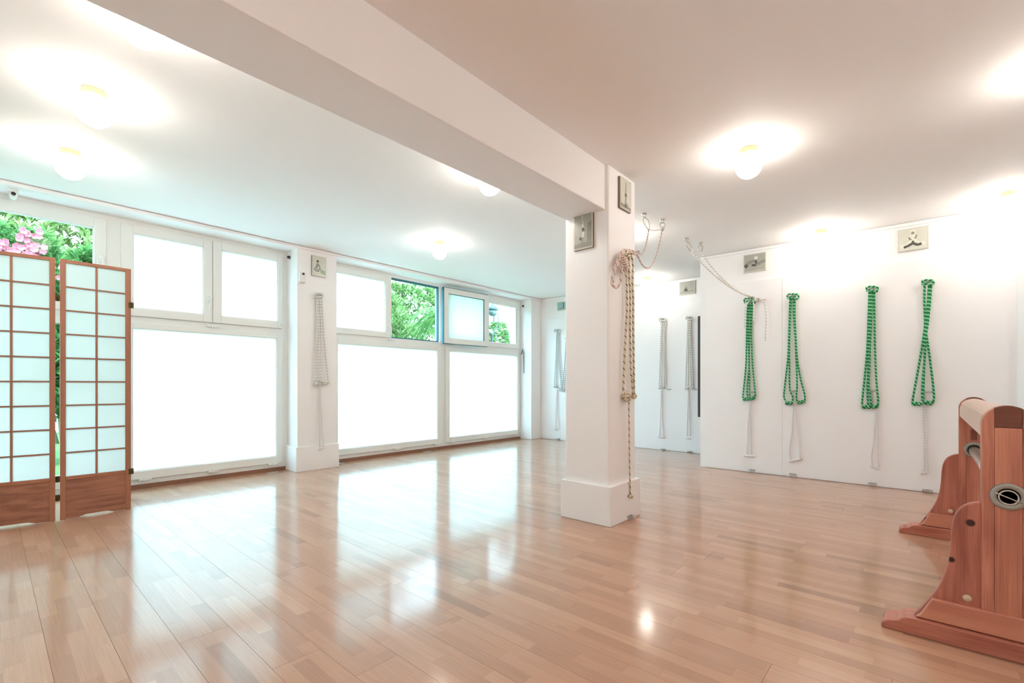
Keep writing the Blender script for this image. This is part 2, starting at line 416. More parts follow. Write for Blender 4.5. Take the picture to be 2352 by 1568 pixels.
# floor: dark base with separate three-strip boards on top
flo = struct('floor', MB().box(X0, X1 + 0.02, Y0, 5.90, -0.12, -0.004), JOINT)
BW = 0.172; rnd = random.Random(8); cnt = 0
i0 = int(floor((X0 - 0.152) / BW)); i1 = int((X1 - 0.152) / BW) + 1
for i in range(i0, i1):
    xa = max(0.152 + i * BW, X0); xb = min(0.152 + (i + 1) * BW, X1)
    if xb - xa < 0.03: continue
    y = Y0 - 0.1 - rnd.random() * 1.8; lim = 5.72
    while y < lim:
        ya = max(y, Y0); yb = min(y + 2.0, lim); y += 2.0
        if yb - ya < 0.05: continue
        g = 0.0005
        mb = MB(); e = 0.0012; x0_, x1_, y0_, y1_ = xa + g, xb - g, ya + g, yb - g
        b = 0
        mb.box(x0_, x1_, y0_, y1_, -0.004, 0.0)
        build('plank', mb, PARQ, flo, origin=(xa, ya, -0.004)); cnt += 1

# ceiling: one slab that falls slightly towards the near side
c = MB(); ya, yb = Y0 - 0.2, 6.05
c.v = [(X0 - 0.2, ya, ceil_z(ya)), (X1 + 0.2, ya, ceil_z(ya)), (X1 + 0.2, yb, ceil_z(yb)), (X0 - 0.2, yb, ceil_z(yb)),
       (X0 - 0.2, ya, 2.85), (X1 + 0.2, ya, 2.85), (X1 + 0.2, yb, 2.85), (X0 - 0.2, yb, 2.85)]
for q in ((0, 1, 2, 3), (7, 6, 5, 4), (0, 4, 5, 1), (1, 5, 6, 2), (2, 6, 7, 3), (3, 7, 4, 0)): c.face(q)
struct('ceiling', c, CEIL)
# walls
struct('wall_front', MB().box(X0 - 0.12, X0, Y0 - 0.12, 5.95, -0.1, 2.7), WALL)
struct('wall_right', MB().box(X0, X1, Y0 - 0.12, Y0, -0.1, 2.7), WALL)
struct('wall_back', MB().box(X1, X1 + 0.14, Y0 - 0.12, 6.0, -0.1, 2.7), WALL)
wg = struct('wall_inner', MB().box(XG, XG + 0.14, Y0, 2.08, -0.02, 2.66), WALL)
struct('wall_corner', MB().box(5.36, XG, Y0, -0.574, -0.02, 2.66), WALL)
lw = struct('wall_left', MB().box(X0, -1.2, 5.68, 5.92, -0.1, 2.7).box(-1.2, X1, 5.70, 5.92, 2.572, 2.7).box(-1.2, X1, 5.70, 5.92, -0.1, 0.0), WALL)
struct('lintel', MB().box(X0, X1, 5.41, 5.72, 2.572, 2.66), WALL)
# boards on the rope walls (two sheets on the near wall, two on the far one) with a shadow gap at the floor
def sheet(par, x, y0, y1, z1):
    m = MB(); pts = [(x, 0.006), (x - 0.012, 0.006), (x - 0.012, z1 - 0.03), (x - 0.004, z1), (x, z1)]
    m.prism(pts, 'Y', y0 + 0.0008, y1 - 0.0008); return build('panel', m, PANELM, par)
sheet(wg, XG, 1.189, 2.01, 2.215); sheet(wg, XG, -0.53, 1.189, 2.215)
wb = bpy.data.objects['wall_back']
sheet(wb, X1, 2.2, 3.62, 2.232); sheet(wb, X1, 3.62, 5.40, 2.232)
# cable trunking just under the ceiling (dark gap above it)
def trunk_x(name, x0, x1, y):
    z = ceil_z(y) - 0.008
    struct(name, MB().box(x0, x1, y - 0.022, y, z - 0.026, z), WALL)
def trunk_y(name, y0, y1, x):
    m = MB(); b = 0
    for z in (-0.036, -0.009):
        for (xx, yy) in ((x - 0.022, y0), (x, y0), (x, y1), (x - 0.022, y1)): m.v.append((xx, yy, ceil_z(yy) + z))
    for q in ((0, 3, 2, 1), (4, 5, 6, 7), (0, 1, 5, 4), (1, 2, 6, 5), (2, 3, 7, 6), (3, 0, 4, 7)): m.face(q)
    struct(name, m, WALL)
trunk_x('trim_1', -2.1, 6.9, 5.41); trunk_y('trim_2', 2.0, 5.36, X1); trunk_y('trim_3', -0.43, 2.07, XG)
# brown timber step under the window frames
struct('baseboard_left', MB().box(-1.2, 2.36, 5.672, 5.76, 0, 0.042).box(2.86, 6.62, 5.672, 5.76, 0, 0.042), SILL)
# pillar with plinth, beam
pl = struct('pillar', MB().box(2.93, 3.336, 1.686, 2.06, 0.0, ceil_z(2.06)), WALL, bevel=0.012)
build('plinth', MB().box(2.905, 3.361, 1.656, 2.085, 0.0, 0.282), WALL, pl, bevel=0.005)
struct('beam', MB().box(X0, 2.934, 1.712, 2.045, 2.25, 2.62), WALL, bevel=0.004)
p2 = struct('pillar', MB().box(2.371, 2.852, 5.405, 5.92, 0.0, 2.60), WALL, bevel=0.006)
build('plinth', MB().box(2.350, 2.873, 5.385, 5.70, 0.0, 0.285), WALL, p2, bevel=0.005)
p3 = struct('pillar', MB().box(6.625, X1, 5.41, 5.92, 0.0, 2.60), WALL, bevel=0.006)

# ------------------------------------------------------------------ windows
def rect_frame(mb, x0, x1, z0, z1, gx0, gx1, gz0, gz1, ya, yb):
    """four bars between an outer rectangle and the opening"""
    mb.box(x0, gx0, ya, yb, z0, z1); mb.box(gx1, x1, ya, yb, z0, z1)
    mb.box(gx0, gx1, ya, yb, z0, gz0); mb.box(gx0, gx1, ya, yb, gz1, z1); return mb
def sash(par, x0, x1, z0, z1, gx0, gx1, gz0, gz1, glass, ya=5.655, yb=5.735, label=None):
    s = build('sash', rect_frame(MB(), x0, x1, z0, z1, gx0, gx1, gz0, gz1, ya, yb), PVC, par, bevel=0.004)
    build('pane', MB().box(gx0 - 0.004, gx1 + 0.004, ya + 0.028, ya + 0.036, gz0 - 0.004, gz1 + 0.004), glass, s, label=label)
    build('glazing_bead', rect_frame(MB(), gx0 - 0.001, gx1 + 0.001, gz0 - 0.001, gz1 + 0.001, gx0 + 0.007, gx1 - 0.007, gz0 + 0.007, gz1 - 0.007, ya + 0.012, ya + 0.027), PVC, s)
    return s
def lever(par, x, z, flip=1):
    h = build('handle', MB().box(x - 0.014, x + 0.014, 5.640, 5.656, z - 0.035, z + 0.035).obox((x - 0.008, 5.612, z - 0.12), Vector((1, 0, 0)), Vector((0, 1, 0)), Vector((0.10 * flip, 0, 1)).normalized(), 0.018, 0.012, 0.14)
              .box(x - 0.007, x + 0.007, 5.612, 5.642, z - 0.005, z + 0.012), WHITEP, par, bevel=0.003); return h
def clip(par, x, z, wd=0.05):
    build('hinge', MB().box(x - wd, x + wd, 5.640, 5.656, z - 0.008, z + 0.014).box(x - wd * 0.35, x + wd * 0.35, 5.634, 5.642, z - 0.012, z + 0.018), WHITEP, par, bevel=0.002)
# window 1: behind the folding screen, clear panes onto the garden
m = MB(); m.box(-1.2, 0.78, 5.68, 5.78, 0.04, 0.09).box(-1.2, 0.78, 5.68, 5.78, 2.53, 2.575).box(-1.2, -1.14, 5.68, 5.78, 0.09, 2.53).box(0.735, 0.78, 5.68, 5.78, 0.09, 2.53).box(-1.14, 0.735, 5.68, 5.78, 1.60, 1.66)
w1 = struct('window_1', m, PVC)
sash(w1, -1.14, -0.20, 1.66, 2.53, -1.05, -0.28, 1.74, 2.435, CLEAR); s = sash(w1, -0.20, 0.735, 1.66, 2.53, -0.12, 0.649, 1.74, 2.435, CLEAR)
lever(s, 0.70, 2.16)
sash(w1, -1.14, 0.735, 0.09, 1.60, -1.05, 0.645, 0.172, 1.545, CLEAR)
# window 2
m = MB(); m.box(0.78, 0.84, 5.68, 5.78, 0.04, 2.575).box(2.31, 2.371, 5.68, 5.78, 0.04, 2.575).box(0.84, 2.31, 5.68, 5.78, 0.04, 0.09).box(0.84, 2.31, 5.68, 5.78, 2.53, 2.575).box(0.84, 2.31, 5.68, 5.78, 1.60, 1.66)
w2 = struct('window_2', m, PVC)
s = sash(w2, 0.84, 1.591, 1.662, 2.53, 0.93, 1.509, 1.74, 2.45, FROST); lever(s, 1.555, 1.90)
s2 = sash(w2, 1.595, 2.31, 1.662, 2.53, 1.675, 2.26, 1.74, 2.45, FROST)
s3 = sash(w2, 0.84, 2.31, 0.092, 1.598, 0.925, 2.245, 0.172, 1.545, FROST)
for x in (1.02, 1.60, 2.20): clip(s3, x, 0.088)
clip(w2, 1.595, 1.622, 0.06); clip(s2, 2.30, 1.70, 0.012)
# window 3
m = MB(); m.box(2.80, 2.88, 5.68, 5.78, 0.04, 2.575).box(6.575, 6.625, 5.68, 5.78, 0.04, 2.575).box(2.88, 6.575, 5.68, 5.78, 0.04, 0.09).box(2.88, 6.575, 5.68, 5.78, 2.53, 2.575)
m.box(2.88, 6.575, 5.68, 5.78, 1.60, 1.668).box(4.69, 4.74, 5.68, 5.78, 1.668, 2.53).box(4.735, 4.80, 5.68, 5.78, 0.09, 1.60).box(3.805, 3.818, 5.68, 5.78, 1.668, 2.53)
w3 = struct('window_3', m, PVC)
build('gasket', rect_frame(MB(), 3.818, 4.69, 1.668, 2.53, 3.826, 4.674, 1.686, 2.506, 5.70, 5.74), GASKET, w3)
s = sash(w3, 2.88, 3.803, 1.668, 2.53, 2.96, 3.711, 1.74, 2.455, FROST); lever(s, 3.765, 1.80)
sash(w3, 4.742, 5.665, 1.668, 2.53, 4.83, 5.585, 1.74, 2.455, FROST)
s4 = sash(w3, 5.669, 6.575, 1.668, 2.53, 5.775, 6.49, 1.75, 2.43, CLEAR)
build('gasket', MB().box(6.487, 6.492, 5.652, 5.656, 1.77, 2.40), DARK, s4)
s5 = sash(w3, 2.88, 4.733, 0.092, 1.598, 3.00, 4.637, 0.169, 1.535, FROST)
s6 = sash(w3, 4.802, 6.575, 0.092, 1.598, 4.884, 6.530, 0.168, 1.54, FROST)
for x in (3.9, 4.62): clip(s5, x, 0.088)
for x in (4.95, 5.7, 6.45): clip(s6, x, 0.088)
clip(w3, 3.80, 1.628, 0.05)
# the casement that stands swung wide open in front of its neighbour
hx, hy = 4.70, 5.640; ang = radians(-2.5); UX = Vector((cos(ang), sin(ang), 0)); UY = Vector((-sin(ang), cos(ang), 0)); UZ = Vector((0, 0, 1))
def ob(mb, a0, a1, d0, d1, z0, z1): return mb.obox(Vector((hx, hy - 0.065, 0)) + UX * a0 + UY * d0 + UZ * z0, UX, UY, UZ, a1 - a0, d1 - d0, z1 - z0)
L, za, zb = 0.93, 1.650, 2.515
m = MB(); ob(m, 0, 0.09, 0, 0.06, za, zb); ob(m, L - 0.085, L, 0, 0.06, za, zb); ob(m, 0.09, L - 0.085, 0, 0.06, za, za + 0.085); ob(m, 0.09, L - 0.085, 0, 0.06, zb - 0.085, zb)
os_ = build('open_sash', m, PVC, w3, bevel=0.004)
m = MB(); ob(m, 0.088, L - 0.083, 0.022, 0.03, za + 0.083, zb - 0.083); build('pane', m, FROST2, os_)
m = MB(); ob(m, 0.0, L, 0.004, 0.05, za - 0.008, za); ob(m, 0.0, L, 0.004, 0.05, zb, zb + 0.008); ob(m, L, L + 0.007, 0.02, 0.05, za, zb); ob(m, -0.012, 0.0, 0.0, 0.05, za, zb)
build('gasket', m, GASKET, os_)
m = MB(); ob(m, L - 0.093, L - 0.085, 0.008, 0.022, za + 0.085, zb - 0.085); ob(m, 0.09, L - 0.085, 0.008, 0.022, zb - 0.093, zb - 0.085); build('glazing_bead', m, GASKET, os_)

# ================================================================== GARDEN
struct('ground', MB().box(-60, 90, 7.3, 120, -0.15, -0.02), LAWN)
struct('path', MB().box(-60, 90, 5.93, 7.3, -0.15, -0.015), PAVE)
def blades(mb, tip, n, ln, wd, rng, spread=1.0, up=0.35):
    for k in range(n):
        a = rng.random() * 2 * pi; d = Vector((cos(a) * spread, sin(a) * spread, up + rng.random() * 0.9)).normalized()
        s = d.cross(Vector((0, 0, 1))); s = s.normalized() if s.length > 1e-4 else Vector((1, 0, 0))
        l = ln * (0.7 + 0.6 * rng.random()); p1 = tip + d * l * 0.55; p2 = tip + d * l + Vector((0, 0, -l * 0.22))
        b = len(mb.v); h = s * wd / 2
        mb.v += [tuple(tip), tuple(p1 - h), tuple(p1 + h), tuple(p2)]
        mb.face((b, b + 1, b + 3, b + 2), smooth=False)
def shrub(name, label, cat, c, rx, ry, h, ntips, nb, ln, wd, mat, seed, group=None, blossoms=0, z0=0.5):
    rng = random.Random(seed); t = thing(name, label, cat, (c[0], c[1], 0), group); mb = MB(); st = MB(); tips = []
    for k in range(ntips):
        a = rng.random() * 2 * pi; u = rng.random(); r = 0.45 + 0.55 * math.sqrt(rng.random())
        zz = z0 + (h - z0) * u; pr = math.sqrt(max(0.05, 1 - ((u - 0.45) / 0.62) ** 2))
        p = Vector((c[0] + rx * r * pr * cos(a), c[1] + ry * r * pr * sin(a), zz)); tips.append(p)
        blades(mb, p, nb, ln, wd, rng)
    for k in range(14):
        a = rng.random() * 2 * pi
        p = Vector((c[0] + 0.12 * cos(a), c[1] + 0.12 * sin(a), -0.03)); q = Vector((c[0] + rx * 0.6 * cos(a), c[1] + ry * 0.6 * sin(a), h * 0.75))
        st.tube([p, p.lerp(q, 0.5) + Vector((0, 0, 0.15)), q], [0.025, 0.018, 0.008], 5)
    build('stem', st, BARK, t, kind='stuff'); build('foliage', mb, mat, t, kind='stuff')
    cand = sorted([p for p in tips if p.z > h * 0.78], key=lambda p: p.y)[:max(blossoms * 2, 1)]; rng.shuffle(cand)
    for k in range(blossoms):
        p = cand[k % len(cand)] + Vector((0, -0.12, 0.10)); b = MB()
        for j in range(9):
            q = p + Vector(((rng.random() - .5) * .16, (rng.random() - .5) * .12, (rng.random() - .5) * .14))
            for i in range(5):
                a = 2 * pi * i / 5 + j; d = Vector((cos(a), -0.35, sin(a))) * 0.035; e = Vector((-sin(a), 0, cos(a))) * 0.018; v = len(b.v)
                b.v += [tuple(q), tuple(q + d * .7 - e), tuple(q + d * 1.1), tuple(q + d * .7 + e)]; b.face((v, v + 1, v + 2, v + 3))
        build('blossom', b, PINK, t)
    return t
shrub('oleander_bush', 'pink flowering oleander bush behind the folding screen, outside the window', 'bush', (0.22, 8.4), 0.62, 0.55, 2.85, 1300, 9, 0.20, 0.028, LEAF1, 11, blossoms=17)
shrub('oleander_bush', 'dark green oleander at the right of the left window, few flowers', 'bush', (1.08, 8.8), 0.50, 0.55, 2.82, 1300, 10, 0.24, 0.028, LEAF1, 12, blossoms=5)
shrub('tall_shrub', 'tall yellow-green shrub rising behind the two oleanders', 'bush', (0.9, 11.4), 2.0, 0.8, 4.3, 2600, 9, 0.26, 0.045, LEAF4, 16, z0=1.0)
shrub('laurel_bush', 'pale green leafy bush filling the left of the open window', 'bush', (6.0, 9.9), 1.3, 0.9, 3.15, 1500, 9, 0.22, 0.035, LEAF2, 13)
shrub('laurel_bush', 'tall loose green shrub rising behind the open window', 'bush', (8.6, 11.6), 1.6, 0.9, 3.9, 1700, 9, 0.26, 0.040, LEAF2, 14)
shrub('round_shrub', 'small green shrub seen below the street lantern through the clear pane', 'bush', (12.75, 12.0), 0.55, 0.5, 3.3, 900, 8, 0.14, 0.05, LEAF2, 15)
def palm(c, h, seed, label):
    rng = random.Random(seed); t = thing('palm_tree', label, 'tree', (c[0], c[1], 0))
    prof = [(0.15, -0.05), (0.13, h * .3), (0.11, h * .7), (0.13, h * .95), (0.05, h)]
    build('trunk', MB().lathe(prof, (c[0], c[1], 0), 10), BARK, t)
    for k in range(20):
        a = 2 * pi * k / 20 + rng.random() * .3; up = 0.2 + rng.random() * 0.9; ln = 0.95; mb = MB(); top = Vector((c[0], c[1], h - 0.05)); d = Vector((cos(a), sin(a), 0))
        pts = [top + d * (ln * s) + Vector((0, 0, up * ln * s - 1.35 * ln * s * s)) for s in [i / 8 for i in range(9)]]
        mb.tube(pts, [0.018 * (1 - i / 9) + 0.003 for i in range(9)], 4); side = Vector((-sin(a), cos(a), 0))
        for i in range(2, 33):
            s = i / 33; q = pts[min(8, int(s * 8))].lerp(pts[min(8, int(s * 8) + 1)], s * 8 - int(s * 8)); l = 0.30 * sin(pi * min(1, s * 0.9 + .1)) + .06
            for sg in (-1, 1):
                e = q + side * sg * l + d * l * .45 - Vector((0, 0, l * .45)); b = len(mb.v)
                mb.v += [tuple(q - d * .014), tuple(q + d * .014), tuple(e)]; mb.face((b, b + 1, b + 2))
        build('frond', mb, LEAF3, t)
palm((7.15, 8.45), 2.65, 5, 'young palm with arching fronds at right of the open window')
# street lantern
lp = at_y(1130, 712, 9.7)
t = thing('street_lantern', 'black iron street lantern on a post outside the clear window pane', 'street lamp', (lp.x, lp.y, -0.02))
build('post', MB().lathe([(0.10, -0.02), (0.09, 0.25), (0.045, 0.4), (0.035, lp.z - 0.75), (0.06, lp.z - 0.72), (0.03, lp.z - 0.66)], (lp.x, lp.y, 0), 12), IRON, t)
arm = [Vector((lp.x, lp.y, lp.z - 0.68)), Vector((lp.x + .13, lp.y - .05, lp.z - 0.55)), Vector((lp.x + .20, lp.y - .08, lp.z - 0.3)), Vector((lp.x + .16, lp.y - .06, lp.z - 0.05))]
build('bracket', MB().tube(smooth_pts(arm, 6), 0.016, 6), IRON, t)
la = build('lantern', MB().lathe([(0.02, 0.20), (0.05, 0.17), (0.17, 0.05), (0.16, 0.0), (0.02, 0.0)], (lp.x + .03, lp.y, lp.z), 16), IRON, t)
build('lantern_glass', MB().lathe([(0.13, -0.0), (0.14, -0.06), (0.09, -0.16), (0.01, -0.18)], (lp.x + .03, lp.y, lp.z), 16), LANT, la)
# houses across the lane
t = thing('apartment_house', 'white stucco house across the lane, seen through the clear right pane', 'house', (18.5, 17.0, 0))
build('wall', MB().box(13.5, 30.0, 17.0, 24.0, -0.05, 12.0), FACADE, t)
build('cornice', MB().box(13.4, 30.0, 16.82, 17.0, 3.60, 3.66), SHUT, t)
build('garage_opening', MB().box(15.2, 19.5, 16.97, 17.0, 0.0, 3.25), TERRA, t)
for k in range(4):
    x = 15.0 + k * 3.0; f = build('window', rect_frame(MB(), x, x + 1.1, 6.9, 8.5, x + .08, x + 1.02, 7.0, 8.4, 16.92, 17.0), TERRA, t); build('shutter', MB().box(x + .08, x + 1.02, 16.96, 17.0, 7.0, 8.4), SHUT, f)
build('downpipe', MB().lathe([(0.05, 0), (0.05, 11.5)], (17.65, 16.93, 0), 8), SHUT, t)
t = thing('terrace_house', 'pale house with terracotta bands showing above the garden shrubs', 'house', (3.0, 19.0, 0))
build('wall', MB().box(-14.0, 13.0, 19.0, 25.0, -0.05, 9.0), FACADE, t)
build('band', MB().box(-14.0, 13.0, 18.85, 19.0, 4.35, 4.85), TERRA, t)
build('roof', MB().prism([(18.6, 9.0), (25.4, 9.0), (22.0, 10.6)], 'X', -14.3, 13.3), TERRA, t)
for k in range(7):
    x = -12 + k * 3.5; f = build('window', rect_frame(MB(), x, x + 1.2, 1.2, 3.0, x + .08, x + 1.12, 1.28, 2.92, 18.92, 19.0), TERRA, t); build('shutter', MB().box(x + .08, x + 1.12, 18.96, 19.0, 1.28, 2.92), SHUT, f)
t = thing('garden_wall', 'low white garden wall beyond the lawn behind the screen', 'wall', (0, 14, 0))
build('wall', MB().box(-8, 6.0, 14.0, 14.2, -0.05, 1.0), FACADE, t); build('coping', MB().box(-8.05, 6.05, 13.95, 14.25, 1.0, 1.06), FACADE, t)

# ================================================================== LAMPS
LAMPS = [((0.385, 3.352), 'globe ceiling lamp, middle of the three at upper left'),
         ((0.379, 4.368), 'globe ceiling lamp near the window above the folding screen'),
         ((0.42, 2.392), 'globe ceiling lamp half hidden by the beam at upper left'),
         ((3.351, 4.052), 'globe ceiling lamp in front of the wide window, left of the pillar'),
         ((2.43, 2.375), 'globe ceiling lamp peeping out under the beam near the pillar'),
         ((3.336, 0.875), 'globe ceiling lamp standing alone right of the pillar'),
         ((5.571, 0.796), 'globe ceiling lamp close to the green rope wall, mid-wall'),
         ((5.43, -0.50), 'globe ceiling lamp in the corner at the right edge'),
         ((3.40, -0.52), 'globe ceiling lamp just outside the right edge, its glow on the ceiling'),
         ((4.40, 2.35), 'globe ceiling lamp hidden behind the square pillar'),
         ((0.40, -0.75), 'added unseen fill globe behind the viewer, right of the beam'),  # this lamp and the next four are unseen, added to brighten the room
         ((-1.20, 0.30), 'added unseen fill globe behind the viewer, middle of the rear row'),
         ((1.90, -1.10), 'added unseen fill globe behind the viewer, next to the right wall'),
         ((-1.20, -1.0), 'added unseen fill globe behind the viewer, in the rear corner'),
         ((-1.20, 2.75), 'added unseen fill globe behind the viewer, left of the beam'),
         ((6.45, 3.08), 'globe ceiling lamp at the far wall, right of the pillar')]
lamp0 = None
def lamp_parts(t, x, y):
    z = ceil_z(y)
    build('lamp_base', MB().lathe([(0.050, 0.002), (0.055, -0.006), (0.055, -0.034), (0.046, -0.040), (0.0, -0.040)], (x, y, z), 28), CREAM, t)
    prof = [(0.042, -0.036)]
    for k in range(1, 15):
        a = 0.52 + (pi - 0.52) * k / 14; prof.append((max(0.082 * sin(a), 0.0), -0.036 - 0.073 + 0.084 * cos(a)))
    prof[-1] = (0.0, prof[-1][1])
    build('globe', MB().lathe(prof, (x, y, z), 28), GLOBE, t)
for (x, y), lab in LAMPS:
    if lamp0 is None:
        lamp0 = thing('ceiling_lamp', lab, 'lamp', (x, y, ceil_z(y)), 'globe lamps on the ceiling'); lamp_parts(lamp0, x, y)
    else:
        c = dup(lamp0, None, (x, y, ceil_z(y))); c['label'] = lab

# ================================================================== FOLDING SCREEN
scr = thing('folding_screen', 'folding rice-paper screen with stained wood lattice before the left window', 'screen', (0.35, 4.81, 0))
def screen_panel(p0, p1, rows=9):
    p0 = Vector((p0[0], p0[1], 0)); p1 = Vector((p1[0], p1[1], 0)); u = (p1 - p0); wd = u.length; u.normalize(); n = Vector((-u.y, u.x, 0)); Z = Vector((0, 0, 1))
    def b(mb, a0, a1, z0, z1, d0=0.0, d1=0.020): return mb.obox(p0 + u * a0 + n * d0 + Z * z0, u, n, Z, a1 - a0, d1 - d0, z1 - z0)
    ST, TOP, H = 0.030, 0.026, 1.935
    m = MB(); b(m, 0, ST, 0, H); b(m, wd - ST, wd, 0, H); b(m, ST, wd - ST, H - TOP, H); b(m, ST, wd - ST, 0.292, 0.318)
    pan = build('panel', m, W_SCREEN, scr, bevel=0.0015, seg=1)
    # bottom board with a shallow arch cut between the two feet
    k = MB(); z0 = 0.0; pr = [(ST, 0.003), (ST + .07, 0.003), (ST + .11, 0.016), (wd - ST - .11, 0.016), (wd - ST - .07, 0.003), (wd - ST, 0.003), (wd - ST, 0.293), (ST, 0.293)]
    for d in (0.004, 0.016):
        for (a, z) in pr: k.v.append(tuple(p0 + u * a + n * d + Z * z))
    q = len(pr); k.face(list(range(q))[::-1]); k.face(list(range(q, 2 * q)))
    for i in range(q): k.face((i, (i + 1) % q, q + (i + 1) % q, q + i))
    build('kick_board', k, W_KICK, pan)
    z1, zb = H - TOP, 0.318; st = (z1 - zb) / rows; mid = wd / 2
    for r in range(1, rows):
        z = zb + st * r; build('muntin', b(MB(), ST, wd - ST, z - 0.0055, z + 0.0055, 0.003, 0.017), W_MUNT, pan)
    build('muntin', b(MB(), mid - 0.006, mid + 0.006, zb, z1, 0.004, 0.016), W_SCREEN, pan)
    for r in range(rows):
        for (a0, a1) in ((ST, mid), (mid, wd - ST)):
            build('paper_pane', b(MB(), a0 - 0.002, a1 + 0.002, zb + st * r, zb + st * (r + 1), 0.0105, 0.0115), PAPER, pan)
    return pan
screen_panel((-0.105, 4.845), (0.335, 4.786)); screen_panel((0.362, 4.790), (0.770, 4.800))
screen_panel((0.776, 4.812), (0.8425, 5.235))
def hinge(x, y, z): build('hinge', MB().box(x - 0.016, x + 0.016, y - 0.004, y + 0.006, z - 0.022, z + 0.022).lathe([(0.005, z - 0.024), (0.005, z + 0.024)], (x, y - 0.004, 0), 8), BRONZE, scr)
for z in (1.643, 0.305): hinge(0.3485, 4.800, z); hinge(0.775, 4.799, z)
hinge(0.3485, 4.806, 0.165)

# ================================================================== HOOKS, ROPES
def ring(mb, c, R, r, nrm, n=18, m=7):
    nrm = Vector(nrm).normalized(); a = nrm.cross(Vector((0, 0, 1))); a = a.normalized() if a.length > 1e-3 else Vector((1, 0, 0)); b = nrm.cross(a)
    mb.tube([Vector(c) + (a * cos(2 * pi * k / n) + b * sin(2 * pi * k / n)) * R for k in range(n)], r, m, closed=True); return mb
def wall_hook(p, out, label, size=1.0, group=None):
    """steel plate with a ring; p on the wall face, out = outward unit vector"""
    p = Vector(p); out = Vector(out); t = thing('wall_hook', label, 'hook', p, group); side = Vector((-out.y, out.x, 0)); Z = Vector((0, 0, 1))
    build('plate', MB().obox(p - side * .028 * size - Z * .008 * size, side, out, Z, .056 * size, .004, .016 * size), STEEL, t, bevel=0.0015)
    s = MB()
    pts = [p + side * (-.018 * size) , p + side * (-.018 * size) + out * .022 * size, p + side * (-.010 * size) + out * .034 * size, p + side * (.010 * size) + out * .034 * size, p + side * (.018 * size) + out * .022 * size, p + side * (.018 * size)]
    build('bow', s.tube(smooth_pts(pts, 4), 0.0045 * size, 7), STEEL, t)
    return t
def strands(t, lines, r, mat, plane, name='strand', n=8, sub=6):
    for i, ln in enumerate(lines):
        pts = [plane(px, py, 0.003 * ((i % 3) - 1)) for (px, py) in ln]
        build(name, MB().tube(smooth_pts(pts, sub), r, n), mat, t)
def grip(t, a, b, plane, r, mat, turns=5, name='grip'):
    """knotted handle: rope wound round the bottom of a loop"""
    A = plane(*a, 0); B = plane(*b, 0); ax = (B - A); L = ax.length; u = ax.normalized(); n = plane(a[0], a[1], 1) - A; n = (n - u * n.dot(u)).normalized(); v = u.cross(n); pts = []
    for k in range(turns * 10 + 1):
        s = k / (turns * 10); g = 2 * pi * turns * s; pts.append(A + ax * s + (n * cos(g) + v * sin(g)) * r * 1.0)
    build(name, MB().tube(pts, r * 0.75, 7).tube([A, B], r * 0.8, 6), mat, t)
def plX(X): return lambda px, py, d: at_x(px, py, X) + Vector((-d, 0, 0))
def plY(Y): return lambda px, py, d: at_y(px, py, Y) + Vector((0, -d, 0))
def crop(ox, oy, s): return lambda L: [(ox + x / s, oy + y / s) for (x, y) in L]

PG = plX(XG - 0.040); FACEG = XG - 0.012
C1 = crop(1660, 620, 4.6115); C3 = crop(1940, 620, 4.6115)
GREEN = [
 ('first', 'green striped rope pair hanging under the slanting white rope', (1722, 690), C1, [
   [(278, 318), (262, 420), (252, 700), (246, 1000), (218, 1290), (216, 1350), (240, 1368)],
   [(290, 318), (276, 430), (268, 700), (280, 1000), (258, 1250), (266, 1360)],
   [(303, 318), (296, 430), (286, 700), (280, 950), (285, 1150), (285, 1340), (300, 1362)],
   [(316, 318), (308, 450), (304, 700), (316, 1000), (342, 1290), (343, 1345)]], [((220, 1368), (272, 1368)), ((290, 1365), (340, 1348))]),
 ('second', 'green striped rope pair second from the pillar, loops spread like tongs', (1821, 680), C1, [
   [(714, 285), (708, 450), (700, 700), (688, 950), (652, 1270), (650, 1350), (678, 1408)],
   [(724, 285), (714, 500), (706, 800), (707, 1050), (711, 1260), (741, 1340), (736, 1390)],
   [(746, 285), (754, 500), (771, 750), (778, 950), (788, 1200), (781, 1330), (786, 1380), (812, 1408)],
   [(762, 280), (764, 500), (776, 750), (790, 950), (824, 1150), (868, 1320), (866, 1390)]], [((668, 1410), (738, 1408)), ((802, 1405), (866, 1390))]),
 ('third', 'green striped rope pair hanging third from the pillar, strands close together', (2003, 663), C3, [
   [(262, 215), (254, 450), (240, 800), (214, 1120), (186, 1390), (196, 1440)],
   [(275, 215), (268, 450), (258, 800), (246, 1100), (240, 1300), (250, 1425)],
   [(295, 215), (284, 500), (272, 750), (262, 1000), (256, 1220), (268, 1300), (282, 1425)],
   [(312, 215), (316, 500), (321, 800), (334, 1150), (355, 1380), (348, 1440)]], [((190, 1450), (275, 1450)), ((290, 1450), (350, 1440))]),
 ('fourth', 'green striped rope pair twisted together below its hook, nearest the trestle', (2131, 648), C3, [
   [(846, 150), (845, 350), (852, 560), (832, 740), (785, 1020), (722, 1370), (726, 1405)],
   [(905, 150), (888, 380), (866, 560), (858, 740), (850, 900), (834, 1100), (820, 1300), (826, 1385)],
   [(918, 150), (902, 360), (876, 600), (852, 740), (846, 950), (838, 1150), (832, 1380)],
   [(895, 150), (876, 400), (856, 600), (876, 750), (902, 930), (938, 1230), (946, 1360), (932, 1405)]], [((720, 1415), (808, 1418)), ((834, 1400), (932, 1412))]),
]
ordn = {'first': 'nearest the pillar', 'second': 'second from the pillar', 'third': 'third from the pillar', 'fourth': 'nearest the trestle'}
